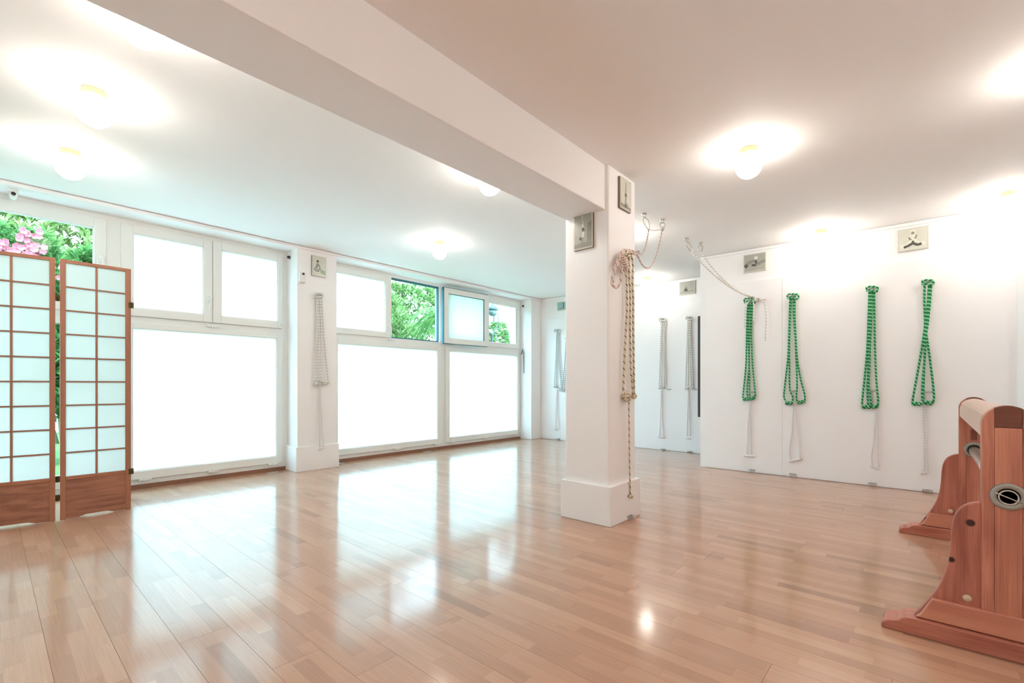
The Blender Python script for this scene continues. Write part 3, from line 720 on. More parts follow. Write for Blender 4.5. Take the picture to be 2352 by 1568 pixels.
for k, (key, lab, hk, CC, lines, grips) in enumerate(GREEN):
    h = at_x(*hk, FACEG); wall_hook(h, (-1, 0, 0), 'upper steel hook of the green rope ' + ordn[key], 1.1, 'upper hooks of the green ropes')
    t = thing('looped_rope', lab, 'rope', (XG - 0.04, h.y, h.z), 'green ropes on the near wall')
    strands(t, [CC(l) for l in lines], 0.0088, R_GREEN, PG)
    for a, b in grips: grip(t, CC([a])[0], CC([b])[0], PG, 0.0125, R_GREEN, 4)
    # crown of the loop laid over the hook
    hx_ = [(hk[0] - 11, hk[1] + 6), (hk[0] - 12, hk[1] - 3), (hk[0], hk[1] - 5), (hk[0] + 12, hk[1] - 3), (hk[0] + 11, hk[1] + 6), (hk[0], hk[1] + 4), (hk[0] - 8, hk[1] + 2)]
    build('crown', MB().tube(smooth_pts([plX(XG - 0.055)(x, y, 0) for x, y in hx_], 5), 0.0095, 8), R_GREEN, t)
MID = [(1727, 900), (1822, 898), (2005, 896), (2131, 899)]
BOT = [(1727, 1079), (1821, 1089), (2004, 1110), (2130, 1126)]
CORD = [[[(1727, 903), (1722, 930), (1718, 980), (1716, 1043)], [(1728, 903), (1724, 935), (1725, 990), (1726, 1043)]],
        [[(1824, 902), (1822, 950), (1818, 1000), (1814, 1030), (1816, 1056)], [(1827, 902), (1829, 950), (1834, 1000), (1838, 1052)]],
        [[(2008, 902), (2010, 950), (2008, 1010), (2002, 1045), (2004, 1072)], [(2012, 902), (2015, 960), (2017, 1020), (2019, 1072)]],
        [[(2121, 905), (2121, 960), (2123, 1020), (2122, 1082)], [(2126, 905), (2127, 960), (2129, 1030), (2131, 1082)]]]
BAR = [((1707, 1046), (1734, 1048)), ((1812, 1060), (1842, 1053)), ((1999, 1070), (2020, 1076)), ((2112, 1088), (2132, 1084))]
cords = ['thin white cord with a toggle under the green rope ' + ordn[k] for k in ('first', 'second', 'third', 'fourth')]
for k in range(4):
    key = ('first', 'second', 'third', 'fourth')[k]
    wall_hook(at_x(*MID[k], FACEG), (-1, 0, 0), 'middle steel hook behind the green rope ' + ordn[key], 1.15, 'middle hooks on the near wall')
    wall_hook(at_x(*BOT[k], FACEG), (-1, 0, 0), 'low steel hook at the floor under the green rope ' + ordn[key], 1.25, 'low hooks on the near wall')
    p = at_x(*MID[k], XG - 0.03); t = thing('white_cord', cords[k], 'cord', p, 'white cords on the near wall')
    strands(t, CORD[k], 0.0062, R_FAINT, plX(XG - 0.032))
    a, b = BAR[k]; A = plX(XG - 0.032)(*a, 0); B = plX(XG - 0.032)(*b, 0)
    build('toggle', MB().tube([A, A.lerp(B, .15), A.lerp(B, .85), B], [0.006, 0.010, 0.010, 0.006], 8), R_FAINT, t)

# far wall ropes
C4 = crop(1450, 690, 3.825); C2 = crop(1180, 640, 3.9214); PF = plX(X1 - 0.04); FACEF = X1 - 0.012
FAR = [('white flecked rope loops on the far wall, just right of the square pillar', (272, 165), C4, [
          [(262, 178), (255, 450), (246, 755)], [(270, 178), (266, 450), (268, 755)], [(286, 178), (288, 430), (292, 755)], [(297, 178), (296, 450), (304, 740)]],
          [((240, 768), (296, 764))], (330, 780), [[(262, 790), (256, 1000), (246, 1190)], [(268, 790), (272, 1000), (286, 1190)]], ((236, 1198), (300, 1200)), (280, 1306), R_WHITE, 'left'),
       ('white flecked rope loops on the far wall beside the dark upright strip', (508, 152), C4, [
          [(496, 165), (486, 450), (476, 755)], [(504, 165), (500, 450), (498, 755)], [(514, 165), (518, 430), (528, 755)], [(520, 165), (530, 480), (543, 750)]],
          [((474, 772), (500, 770)), ((512, 766), (542, 768))], (556, 780), [[(500, 790), (494, 1000), (488, 1190)], [(504, 790), (512, 1000), (521, 1190)]], ((480, 1208), (524, 1212)), (516, 1326), R_WHITE, 'right'),
       ('thin grey rope loops on the far wall, left of the square pillar', (395, 466), C2, [
          [(386, 478), (378, 700), (365, 965)], [(390, 478), (384, 700), (386, 965)], [(398, 478), (404, 700), (430, 990)], [(402, 478), (414, 760), (436, 990)]],
          [((362, 970), (388, 970)), ((412, 1000), (452, 1012))], (405, 985), [[(388, 1000), (380, 1200), (376, 1350)], [(390, 1000), (396, 1200), (404, 1350)]], ((370, 1356), (398, 1357)), (402, 1440), R_GREY, 'pillar-side')]
fn = ['right of the pillar', 'beside the dark strip', 'left of the pillar']
for k, (lab, hk, CC, lines, grips, mid, cord, bar, low, mat, key) in enumerate(FAR):
    h = at_x(*CC([hk])[0], FACEF); wall_hook(h, (-1, 0, 0), 'upper hook of the far-wall rope ' + fn[k], 1.3, 'hooks on the far wall')
    wall_hook(at_x(*CC([mid])[0], FACEF), (-1, 0, 0), 'middle hook of the far-wall rope ' + fn[k], 1.3, 'hooks on the far wall')
    wall_hook(at_x(*CC([low])[0], FACEF), (-1, 0, 0), 'low hook at floor level of the far-wall rope ' + fn[k], 1.4, 'hooks on the far wall')
    t = thing('looped_rope', lab, 'rope', (X1 - 0.04, h.y, h.z), 'ropes on the far wall')
    strands(t, [CC(l) for l in lines], 0.0085, mat, PF)
    for a, b in grips: grip(t, CC([a])[0], CC([b])[0], PF, 0.013, mat, 4)
    q = CC([hk])[0]; build('crown', MB().tube(smooth_pts([plX(X1 - 0.055)(q[0] + dx, q[1] + dy, 0) for dx, dy in ((-7, 4), (-7, -2), (0, -3), (7, -2), (6, 4), (0, 3), (-5, 1))], 5), 0.0095, 8), mat, t)
    t = thing('white_cord', 'thin white cord with toggle under the far-wall rope ' + fn[k], 'cord', at_x(*CC([mid])[0], X1 - 0.03), 'white cords on the far wall')
    strands(t, [CC(l) for l in cord], 0.006, R_FAINT, plX(X1 - 0.032)); a, b = (CC([bar[0]])[0], CC([bar[1]])[0]); A = plX(X1 - 0.032)(*a, 0); B = plX(X1 - 0.032)(*b, 0)
    build('toggle', MB().tube([A, A.lerp(B, .15), A.lerp(B, .85), B], [0.006, 0.011, 0.011, 0.006], 8), R_FAINT, t)
# a darker rope half hidden by the pillar
t = thing('looped_rope', 'dark flecked rope half hidden by the left edge of the square pillar', 'rope', at_x(1297, 838, X1 - 0.04), 'ropes on the far wall')
strands(t, [C2([(470, 560), (456, 780), (432, 990)]), C2([(480, 560), (470, 800), (452, 1000)])], 0.011, R_GREY, PF); grip(t, C2([(425, 1000)])[0], C2([(456, 1012)])[0], PF, 0.013, R_GREY, 4)
wall_hook(at_x(*C2([(478, 540)])[0], FACEF), (-1, 0, 0), 'far-wall hook hidden behind the square pillar', 1.3, 'hooks on the far wall')

# window pilaster rope
CW = crop(600, 540, 2.751); PW = plY(5.405 - 0.035); h = at_y(*CW([(362, 378)])[0], 5.405)
wall_hook(h, (0, -1, 0), 'upper steel hook on the white pilaster between the windows', 1.3)
t = thing('looped_rope', 'white flecked rope loops hanging on the pilaster between the windows', 'rope', (h.x, 5.37, h.z))
strands(t, [CW(l) for l in ([(352, 385), (352, 600), (336, 935)], [(361, 385), (364, 650), (357, 935)], [(372, 385), (382, 650), (380, 930)], [(382, 385), (398, 650), (426, 930)])], 0.0090, R_WHITE, PW)
grip(t, CW([(333, 940)])[0], CW([(360, 940)])[0], PW, 0.013, R_WHITE, 4); grip(t, CW([(380, 936)])[0], CW([(428, 932)])[0], PW, 0.013, R_WHITE, 4)
q = CW([(362, 378)])[0]; build('crown', MB().tube(smooth_pts([plY(5.35)(q[0] + dx, q[1] + dy, 0) for dx, dy in ((-9, 5), (-9, -2), (0, -4), (9, -2), (9, 5), (0, 4), (-6, 2))], 5), 0.0105, 8), R_WHITE, t)
wall_hook(at_y(*CW([(372, 925)])[0], 5.405), (0, -1, 0), 'middle hook on the pilaster behind the white rope ends', 1.3)
t = thing('white_cord', 'thin white cord with toggle hanging below the pilaster rope', 'cord', at_y(*CW([(370, 955)])[0], 5.38))
strands(t, [CW(l) for l in ([(366, 930), (368, 1150), (372, 1335)], [(372, 930), (380, 1150), (392, 1335)])], 0.0062, R_FAINT, plY(5.405 - 0.034)); A = PW(*CW([(366, 1352)])[0], 0); B = PW(*CW([(398, 1342)])[0], 0)
build('toggle', MB().tube([A, A.lerp(B, .15), A.lerp(B, .85), B], [0.006, 0.011, 0.011, 0.006], 8), R_FAINT, t)

# square pillar: rope set, coil and line to the ceiling
C5 = crop(1380, 560, 7.84); C6 = crop(1380, 760, 6.533); YP = 1.686; PP = plY(YP - 0.035)
wall_hook(at_y(1443, 581, YP), (0, -1, 0), 'upper steel hook on the square pillar holding rope and coil', 1.1)
wall_hook(at_y(1446, 908, YP), (0, -1, 0), 'middle steel hook on the square pillar behind the rope knot', 1.1)
wall_hook(at_y(1446, 1185, YP - 0.030), (0, -1, 0), 'steel ring at the foot of the square pillar plinth', 1.2)
hk = at_y(1443, 581, YP)
t = thing('looped_rope', 'cream rope loops with a big knot hanging on the square pillar', 'rope', (hk.x, YP - 0.035, hk.z))
strands(t, [C5([(470, 190), (478, 400), (476, 700), (482, 1000), (480, 1200), (466, 1380), (458, 1560)]) + C6([(365, 300), (352, 600), (342, 900)]),
            C5([(505, 190), (512, 400), (515, 650), (530, 900), (530, 1300), (528, 1560)]) + C6([(446, 300), (452, 600), (470, 780), (480, 940)]),
            C5([(545, 190), (572, 380), (562, 700), (576, 1000), (576, 1300), (576, 1560)]) + C6([(486, 300), (490, 600), (492, 940)])], 0.0085, R_CREAM, PP, sub=5)
m = MB(); kc = PP(*C6([(388, 985)])[0], 0)
for j in range(7):
    a = j * 0.9; R = 0.030; ax = Vector((cos(a), 0.4, sin(a))).normalized(); u = ax.cross(Vector((0, 1, 0))).normalized(); v = ax.cross(u)
    m.tube([kc + (u * cos(2 * pi * i / 16) + v * sin(2 * pi * i / 16)) * R for i in range(16)], 0.0085, 7, closed=True)
build('knot', m, R_CREAM, t)
m = MB(); kc = PP(*C6([(498, 975)])[0], 0)
for j in range(4):
    a = j * 1.1; ax = Vector((cos(a), 0.4, sin(a))).normalized(); u = ax.cross(Vector((0, 1, 0))).normalized(); v = ax.cross(u)
    m.tube([kc + (u * cos(2 * pi * i / 14) + v * sin(2 * pi * i / 14)) * 0.015 for i in range(14)], 0.0085, 7, closed=True)
build('knot', m, R_CREAM, t)
build('crown', MB().tube(smooth_pts([plY(YP - 0.05)(x, y, 0) for x, y in C5([(450, 200), (440, 165), (490, 150), (540, 160), (560, 210), (500, 215), (460, 190)])], 5), 0.0085, 8), R_CREAM, t)
t = thing('white_cord', 'thin flecked cord hanging from the knot down the square pillar', 'cord', at_y(1446, 925, YP - 0.03))
strands(t, [[(1445, 915), (1446, 1000), (1447, 1070), (1449, 1138)]], 0.0058, R_CREAM, plY(YP - 0.040)); A = PP(1443, 1139, 0); B = PP(1454, 1141, 0)
build('toggle', MB().tube([A, A.lerp(B, .2), A.lerp(B, .8), B], [0.006, 0.011, 0.011, 0.006], 8), R_CREAM, t)
# ceiling anchors
def anchor(x, y, lab, ln=0.11, lean=(0.02, 0.0)):
    z = ceil_z(y); t = thing('ceiling_anchor', lab, 'anchor', (x, y, z), 'steel anchors on the ceiling')
    build('plate', MB().lathe([(0.0, 0.0), (0.026, 0.0), (0.024, -0.006), (0.0, -0.006)], (x, y, z), 16), STEEL, t)
    build('eye', ring(MB(), (x, y, z - 0.018), 0.014, 0.004, (0.4, 1, 0)), STEEL, t)
    m = MB(); c = Vector((x + lean[0] * .6, y + lean[1] * .6, z - 0.03 - ln / 2)); d = Vector((lean[0], lean[1], -ln)).normalized(); s = Vector((0.6, -0.8, 0))
    pts = []
    for k in range(24):
        a = 2 * pi * k / 24; pts.append(c + d * (ln / 2 * cos(a)) + s * (0.022 * sin(a) * (1.0 - 0.3 * cos(a))))
    build('carabiner', m.tube(pts, 0.0052, 7, closed=True), STEEL, t); return c + d * ln / 2
e1 = anchor(4.00, 1.935, 'ceiling anchor with carabiner, first right of the pillar', 0.11, (0.05, -0.02))
e2 = anchor(4.25, 1.87, 'ceiling anchor with knotted cord, second right of the pillar', 0.06, (0.0, 0.0))
e3 = anchor(4.97, 1.92, 'ceiling anchor with carabiner, third right of the pillar', 0.11, (0.06, -0.03))
e4 = anchor(5.22, 1.86, 'ceiling anchor nearest the green rope wall', 0.07, (0.0, 0.0))
def sag(a, b, s, n=16): return [a.lerp(b, i / n) + Vector((0, 0, -s * 4 * (i / n) * (1 - i / n))) for i in range(n + 1)]
t = thing('coiled_rope', 'pale pink coiled rope on the square pillar, running to two ceiling anchors', 'rope', (hk.x, YP - 0.06, hk.z))
PQ = plY(YP - 0.052); g0 = PQ(1466, 577, 0); g1 = PQ(1463, 583, 0)
strands(t, [C5([(440, 105), (395, 120), (310, 290), (235, 500), (200, 680), (235, 760), (290, 788), (350, 720), (372, 600), (385, 470), (400, 400)]),
            C5([(430, 110), (380, 170), (320, 330), (260, 470), (215, 620), (225, 700)]),
            C5([(410, 120), (390, 200), (350, 330), (370, 400), (440, 380)]),
            C5([(440, 105), (520, 110), (600, 130), (660, 140)]), C5([(450, 120), (540, 150), (590, 180), (650, 190)])], 0.0078, R_PINK, PQ, 'loop')
m = MB()
for j in range(5):
    ctr = C5([(392 + j * 12, 240 + j * 42)])[0]
    pts = [PQ(ctr[0] + 6.5 * cos(2 * pi * i / 14), ctr[1] + (3.2 * sin(2 * pi * i / 14)) + 1.5 * cos(2 * pi * i / 14), 0.018 * sin(2 * pi * i / 14)) for i in range(14)]
    m.tube(pts, 0.0085, 7, closed=True)
build('wrapped_hank', m, R_PINK, t)
strands(t, [C5([(400, 380), (420, 470), (440, 470), (460, 560), (478, 640)]), C5([(430, 400), (460, 480), (470, 600)])], 0.0078, R_PINK, PQ, 'loop')
build('ceiling_line', MB().tube(sag(g0, e1, 0.10), 0.0062, 7), R_PINK, t); build('ceiling_line', MB().tube(sag(g1, e2, 0.22), 0.0062, 7), R_PINK, t)
build('cross_line', MB().tube(sag(e1, e2, 0.01, 6), 0.004, 6), R_FAINT, t)
m = MB()
for j in range(3): ring(m, e2 + Vector((0, 0, 0.004 * j)), 0.016, 0.006, (cos(j), sin(j), 0.5))
build('knot', m, R_WHITE, t)
hw = at_x(1728, 683, XG - 0.055)
t = thing('slanting_rope', 'white flecked rope slanting from ceiling anchors to the first green rope hook', 'rope', hw)
build('strand', MB().tube(sag(e3, hw, 0.075), 0.0078, 8), R_WHITE, t); build('strand', MB().tube(sag(e4, hw + Vector((0, -.02, 0.006)), 0.10), 0.0078, 8), R_WHITE, t)
PH = plX(XG - 0.06); m = MB()
for j in range(6):
    c0 = PH(1737 + j * 3.4, 687 + (j % 2) * 2.5, 0); ax = Vector((0.5, cos(j * 1.1), sin(j * 1.3))).normalized(); u = ax.cross(Vector((1, 0, 0.2))).normalized(); v = ax.cross(u)
    m.tube([c0 + (u * cos(2 * pi * i / 12) + v * sin(2 * pi * i / 12)) * 0.020 for i in range(12)], 0.0075, 7, closed=True)
build('knot', m, R_FAINT, t)
strands(t, [[(1750, 690), (1757, 700), (1760, 730), (1758, 760), (1758, 782)], [(1722, 690), (1713, 705), (1711, 730), (1711, 752)], [(1730, 690), (1732, 710), (1731, 738)]], 0.0075, R_WHITE, PH, 'tail')

# ================================================================== FRAMED PHOTOGRAPHS
def photo(p_tl, p_br, plane, out, lab, paper, figs, edge=CLIPD, patches=()):
    """clip frame on a wall; figs = strokes in the picture's own 0..1 coordinates (u right, v up)"""
    A = Vector(p_tl); B = Vector(p_br); out = Vector(out); Z = Vector((0, 0, 1)); hor = Vector((B.x - A.x, B.y - A.y, 0)); W = hor.length; U = hor.normalized(); H = A.z - B.z; o0 = Vector((A.x, A.y, B.z))
    t = thing('framed_photo', lab, 'picture', o0 + U * W / 2, 'clip-framed photographs on the walls')
    def P(u, v, d): return o0 + U * (u * W) + Z * (v * H) + out * d
    e = 0.010
    m = MB(); m.obox(P(0, 0, 0), U, out, Z, W, 0.016, H); build('backing', m, edge, t)
    m = MB(); m.obox(P(0, 0, 0.016), U, out, Z, W, 0.003, H); build('mount', m, CLIP, t, bevel=0.001, seg=1)
    pr = build('print', MB().obox(P(0, 0, 0.0192) + U * e + Z * e, U, out, Z, W - 2 * e, 0.0006, H - 2 * e), paper, t)
    S = min(W, H); lay = 0.0199
    for (quad, mat) in patches:
        b = MB(); b.v = [tuple(P(u, v, lay)) for u, v in quad] + [tuple(P(u, v, lay - 0.0001)) for u, v in quad]; n = len(quad); b.face(range(n)); b.face(range(n, 2 * n)[::-1])
        build('printed_ground', b, mat, pr)
    for (kind, pts, wdt, mat) in figs:
        lay += 0.00012; b = MB()
        if kind == 'dot':
            c = pts[0]; b.v = [tuple(P(c[0], c[1], lay) + (U * cos(2 * pi * i / 14) + Z * sin(2 * pi * i / 14)) * wdt * S) for i in range(14)]; b.face(range(14))
        else:
            q = smooth_pts([(u * W, v * H, 0) for u, v in pts], 5) if len(pts) > 2 else [Vector((u * W, v * H, 0)) for u, v in pts]
            n = len(q)
            for i, p in enumerate(q):
                d = (q[min(i + 1, n - 1)] - q[max(i - 1, 0)]); d = d.normalized() if d.length else Vector((1, 0, 0)); s = Vector((-d.y, d.x, 0)); f = i / (n - 1)
                hw_ = (wdt[0] * (1 - f) + wdt[1] * f) * S if isinstance(wdt, tuple) else wdt * S
                for sg in (-1, 1):
                    r = p + s * sg * hw_; b.v.append(tuple(o0 + U * r.x + Z * r.y + out * lay))
            for i in range(n - 1): b.face((2 * i, 2 * i + 1, 2 * i + 3, 2 * i + 2))
        build('printed_figure', b, mat, pr)
    return t
XPF = 2.93
photo(at_x(1321, 498, XPF), at_x(1364.5, 568, XPF), None, (-1, 0, 0), 'framed photo of an inverted balance on the pillar face under the beam', OUTPG, [
  ('line', [(0.46, 0.95), (0.46, 0.80), (0.50, 0.58)], (0.03, 0.055), FIGL), ('line', [(0.46, 0.90), (0.45, 0.70)], 0.02, FIGM), ('line', [(0.48, 0.60), (0.53, 0.50)], (0.055, 0.075), FIGD),
  ('line', [(0.53, 0.48), (0.50, 0.38), (0.46, 0.30)], (0.055, 0.05), FIGL), ('line', [(0.42, 0.34), (0.36, 0.33)], 0.055, FIGM), ('dot', [(0.37, 0.30)], 0.065, FIGD), ('line', [(0.48, 0.33), (0.46, 0.20), (0.45, 0.10)], (0.045, 0.03), FIGM)],
  patches=[([(0.05, 0.05), (0.95, 0.05), (0.95, 0.20), (0.05, 0.16)], FIGM), ([(0.70, 0.2), (0.95, 0.2), (0.95, 0.75), (0.74, 0.7)], FIGM)])
photo(at_y(1419.5, 405, YP), at_y(1444.5, 491, YP), None, (0, -1, 0), 'framed photo of a tall headstand on the pillar face right of the beam', OUTP, [
  ('line', [(0.50, 0.90), (0.48, 0.70), (0.48, 0.52)], (0.03, 0.05), FIGM), ('line', [(0.48, 0.53), (0.49, 0.43)], 0.085, FIGD), ('line', [(0.48, 0.43), (0.47, 0.25)], (0.05, 0.055), FIGM), ('line', [(0.47, 0.26), (0.75, 0.10)], (0.03, 0.05), FIGM),
  ('line', [(0.45, 0.26), (0.40, 0.10)], (0.03, 0.06), FIGM), ('dot', [(0.48, 0.13)], 0.08, FIGD)], patches=[([(0.05, 0.05), (0.95, 0.05), (0.95, 0.13), (0.05, 0.17)], FIGM)])
photo(at_y(715, 586, 5.405), at_y(747, 638, 5.405), None, (0, -1, 0), 'framed photo of a seated twist on the pilaster between the windows', OUTP, [
  ('dot', [(0.40, 0.74)], 0.09, FIGD), ('line', [(0.38, 0.64), (0.36, 0.50), (0.30, 0.36)], (0.07, 0.11), FIGM), ('line', [(0.44, 0.60), (0.56, 0.42), (0.40, 0.28)], (0.05, 0.05), FIGM), ('line', [(0.14, 0.36), (0.28, 0.27), (0.52, 0.25)], (0.06, 0.05), FIGM), ('dot', [(0.43, 0.42)], 0.06, FIGL)],
  patches=[([(0.55, 0.40), (0.95, 0.30), (0.95, 0.10), (0.60, 0.18)], FIGG)])
photo(at_x(1709, 587, XG), at_x(1760.5, 620, XG), None, (-1, 0, 0), 'framed photo of a reclining twist high on the green rope wall, left one', OUTPG, [
  ('line', [(0.06, 0.32), (0.25, 0.52), (0.50, 0.60)], (0.10, 0.08), FIGM), ('line', [(0.06, 0.30), (0.18, 0.40)], 0.09, FIGD), ('line', [(0.35, 0.38), (0.55, 0.36), (0.75, 0.44), (0.96, 0.54)], (0.06, 0.09), FIGM), ('line', [(0.38, 0.36), (0.56, 0.34)], 0.06, FIGD),
  ('line', [(0.54, 0.62), (0.58, 0.42)], (0.06, 0.05), FIGD), ('dot', [(0.56, 0.74)], 0.10, FIGL)], edge=CLIP)
photo(at_x(2062, 530, XG), at_x(2133, 570, XG), None, (-1, 0, 0), 'framed photo of a cross-legged seated figure high on the green rope wall, right one', OUTP, [
  ('line', [(0.10, 0.22), (0.30, 0.24), (0.50, 0.42)], (0.07, 0.10), FIGL), ('line', [(0.50, 0.42), (0.68, 0.26), (0.90, 0.26)], (0.10, 0.07), FIGL), ('line', [(0.20, 0.17), (0.35, 0.22), (0.50, 0.30), (0.64, 0.22), (0.78, 0.24)], (0.05, 0.06), FIGD), ('line', [(0.46, 0.36), (0.54, 0.36)], 0.07, FIGD),
  ('line', [(0.50, 0.42), (0.50, 0.68)], (0.12, 0.13), FIGL), ('line', [(0.41, 0.62), (0.42, 0.46)], 0.055, FIGM), ('line', [(0.62, 0.66), (0.57, 0.50)], 0.03, FIGM), ('line', [(0.40, 0.64), (0.49, 0.50)], 0.03, FIGL), ('dot', [(0.505, 0.82)], 0.10, FIGL), ('dot', [(0.495, 0.77)], 0.06, FIGM)], edge=CLIP)
photo(at_x(1561, 648, X1), at_x(1597, 674, X1), None, (-1, 0, 0), 'framed photo of a kneeling figure on the far wall right of the pillar', OUTPG, [
  ('line', [(0.42, 0.25), (0.46, 0.45)], (0.16, 0.08), FIGD), ('dot', [(0.46, 0.52)], 0.08, FIGM), ('line', [(0.06, 0.17), (0.94, 0.24)], 0.03, FIGM)], edge=CLIP)
photo(at_x(1281, 695, X1), at_x(1302, 711, X1), None, (-1, 0, 0), 'teal-toned framed photo on the far wall, partly hidden by the pillar', OUTPT, [
  ('line', [(0.2, 0.2), (0.8, 0.24)], 0.07, FIGM), ('line', [(0.68, 0.25), (0.72, 0.8)], 0.05, FIGD), ('dot', [(0.7, 0.8)], 0.08, FIGD)], edge=CLIP)

# ================================================================== SMALL FITTINGS
p = at_y(692, 638, 5.405)
t = thing('motion_sensor', 'small white motion sensor on the pilaster beside the framed photo', 'sensor', p)
build('housing', MB().box(p.x - 0.036, p.x + 0.036, 5.363, 5.405, p.z - 0.058, p.z + 0.062), WHITEP, t, bevel=0.008)
build('lens', MB().lathe([(0.0, 0.003), (0.013, 0.0), (0.013, -0.006)], (p.x + 0.004, 5.361, p.z + 0.040), 14, axis='Y'), DARK, t)
build('bracket', MB().box(p.x - 0.05, p.x - 0.030, 5.375, 5.405, p.z - 0.065, p.z - 0.05), WHITEP, t)
p = at_y(30, 442, 5.52)
t = thing('surveillance_camera', 'tiny white camera with dark lens under the soffit, upper left', 'camera', (p.x, 5.52, 2.572))
build('bracket', MB().box(p.x - 0.03, p.x + 0.03, 5.49, 5.55, 2.556, 2.572).lathe([(0.010, 2.53), (0.010, 2.56)], (p.x, 5.52, 0), 10), WHITEP, t)
ob_ = MB().lathe([(0.0, 0.05), (0.022, 0.045), (0.025, 0.0), (0.025, -0.05), (0.018, -0.056), (0.0, -0.056)], (p.x, 5.50, 2.525), 16, axis='Y'); build('body', ob_, WHITEP, t)
build('lens', MB().lathe([(0.0, 0.0), (0.014, 0.0), (0.014, -0.006), (0.0, -0.007)], (p.x, 5.444, 2.525), 12, axis='Y'), DARK, t)
for (px, py, lab) in ((662, 579, 'small dark metal rod holder at the top of the pilaster'), (1201, 703, 'small dark metal rod holder at the far end pilaster')):
    if px < 700: p = Vector((2.371, 5.60, 2.50)); q = Vector((-1, 0, 0))
    else: p = Vector((6.625, 5.60, 2.465)); q = Vector((-1, 0, 0))
    t = thing('rod_holder', lab, 'holder', p, 'rod holders at the windows')
    build('cup', MB().lathe([(0.012, -0.03), (0.016, -0.026), (0.016, -0.004), (0.022, 0.0)], p, 12, axis='X'), DARK, t); build('flange', MB().lathe([(0.024, -0.004), (0.024, 0.0)], p, 12, axis='X'), STEEL, t)
# pull cord on the far pilaster
t = thing('window_pull_cord', 'thin teal pull cord on the far end pilaster by the window', 'cord', (6.617, 5.60, 1.55))
build('cleat', MB().tube([(6.612, 5.64, 1.57), (6.605, 5.62, 1.60), (6.605, 5.60, 1.66)], 0.008, 6), GASKET, t); build('cord', MB().tube([(6.612, 5.585, 1.62), (6.606, 5.58, 1.40), (6.612, 5.58, 1.22)], 0.006, 6), GASKET, t)
# floor outlets
for (x, y, lab) in ((2.17, 5.58, 'flat grey floor outlet beside the pilaster, left'), (2.99, 5.58, 'flat grey floor outlet beside the pilaster, right'), (4.40, 5.62, 'flat grey floor outlet along the wide window, middle')):
    t = thing('floor_outlet', lab, 'outlet', (x, y, 0), 'floor outlets under the windows')
    build('plate', MB().box(x - 0.06, x + 0.06, y - 0.035, y + 0.035, 0, 0.006), STEEL, t, bevel=0.002); build('lid', MB().box(x - 0.04, x + 0.04, y - 0.022, y + 0.022, 0.006, 0.009), FLANGE, t)
# dark board seen edge-on beyond the near wall
t = thing('dark_board', 'narrow dark edge of a board on the far wall beside the near wall end', 'board', (6.90, 2.30, 0.54))
build('slab', MB().box(6.876, 6.906, 2.02, 2.489, 0.536, 2.0), DARK, t); build('frame', rect_frame(MB(), 0, 0, 0, 0, 0, 0, 0, 0, 0, 0) if False else MB().box(6.872, 6.876, 2.02, 2.47, 0.55, 1.985), SHUT, t)

# ================================================================== WOODEN TRESTLE
YC = -0.225
tr = thing('wooden_trestle', 'reddish pine trestle horse with a steel bar at right', 'trestle', (3.35, YC, 0))
def wknots(name, ks, dark=PINE[0], light=PINE[1], axis='Z', **k): return wood(name, dark, light, axis, knots=ks, **k)
W_POST = wood('pine_post', (0.30, 0.085, 0.058), (0.62, 0.24, 0.155), 'Z', 1.7, 0.42, 1.5)
W_POSTL = wood('pine_post_sapwood', (0.40, 0.13, 0.085), (0.66, 0.27, 0.17), 'Z', 1.2, 0.42, 1.6)
W_FOOT = wood('pine_foot', (0.36, 0.105, 0.075), (0.60, 0.235, 0.155), 'Y', 1.5, 0.36, 1.4)
W_BRACE = wood('pine_brace_board', (0.46, 0.155, 0.105), (0.66, 0.28, 0.18), 'Y', 1.2, 0.36, 1.1)
W_RAIL = wood('pine_top_rail', (0.58, 0.36, 0.28), (0.72, 0.50, 0.40), 'X', 1.0, 0.3, 0.7)  # paler than the rest of the trestle wood
W_PLUG = wood('pale_dowel', (0.62, 0.44, 0.30), (0.72, 0.54, 0.40), 'X', 2, 0.5, 0.5)
W_END = wood('end_grain_and_slot_shade', (0.13, 0.04, 0.025), (0.24, 0.075, 0.045), 'Y', 2.5, 0.6, 0.8)
WING = [(0.068, 0.557), (0.098, 0.547), (0.124, 0.527), (0.140, 0.497), (0.148, 0.463), (0.152, 0.426), (0.155, 0.361), (0.162, 0.300), (0.175, 0.242), (0.198, 0.184), (0.229, 0.123), (0.264, 0.066)]
WS = [(p.x, p.y) for p in smooth_pts([(a, b, 0) for a, b in WING], 4)]
FOOT = [(0.364, 0.0), (0.366, 0.014), (0.358, 0.028), (0.343, 0.037), (0.325, 0.040), (0.312, 0.046), (0.300, 0.058), (0.286, 0.064), (0.262, 0.067)]
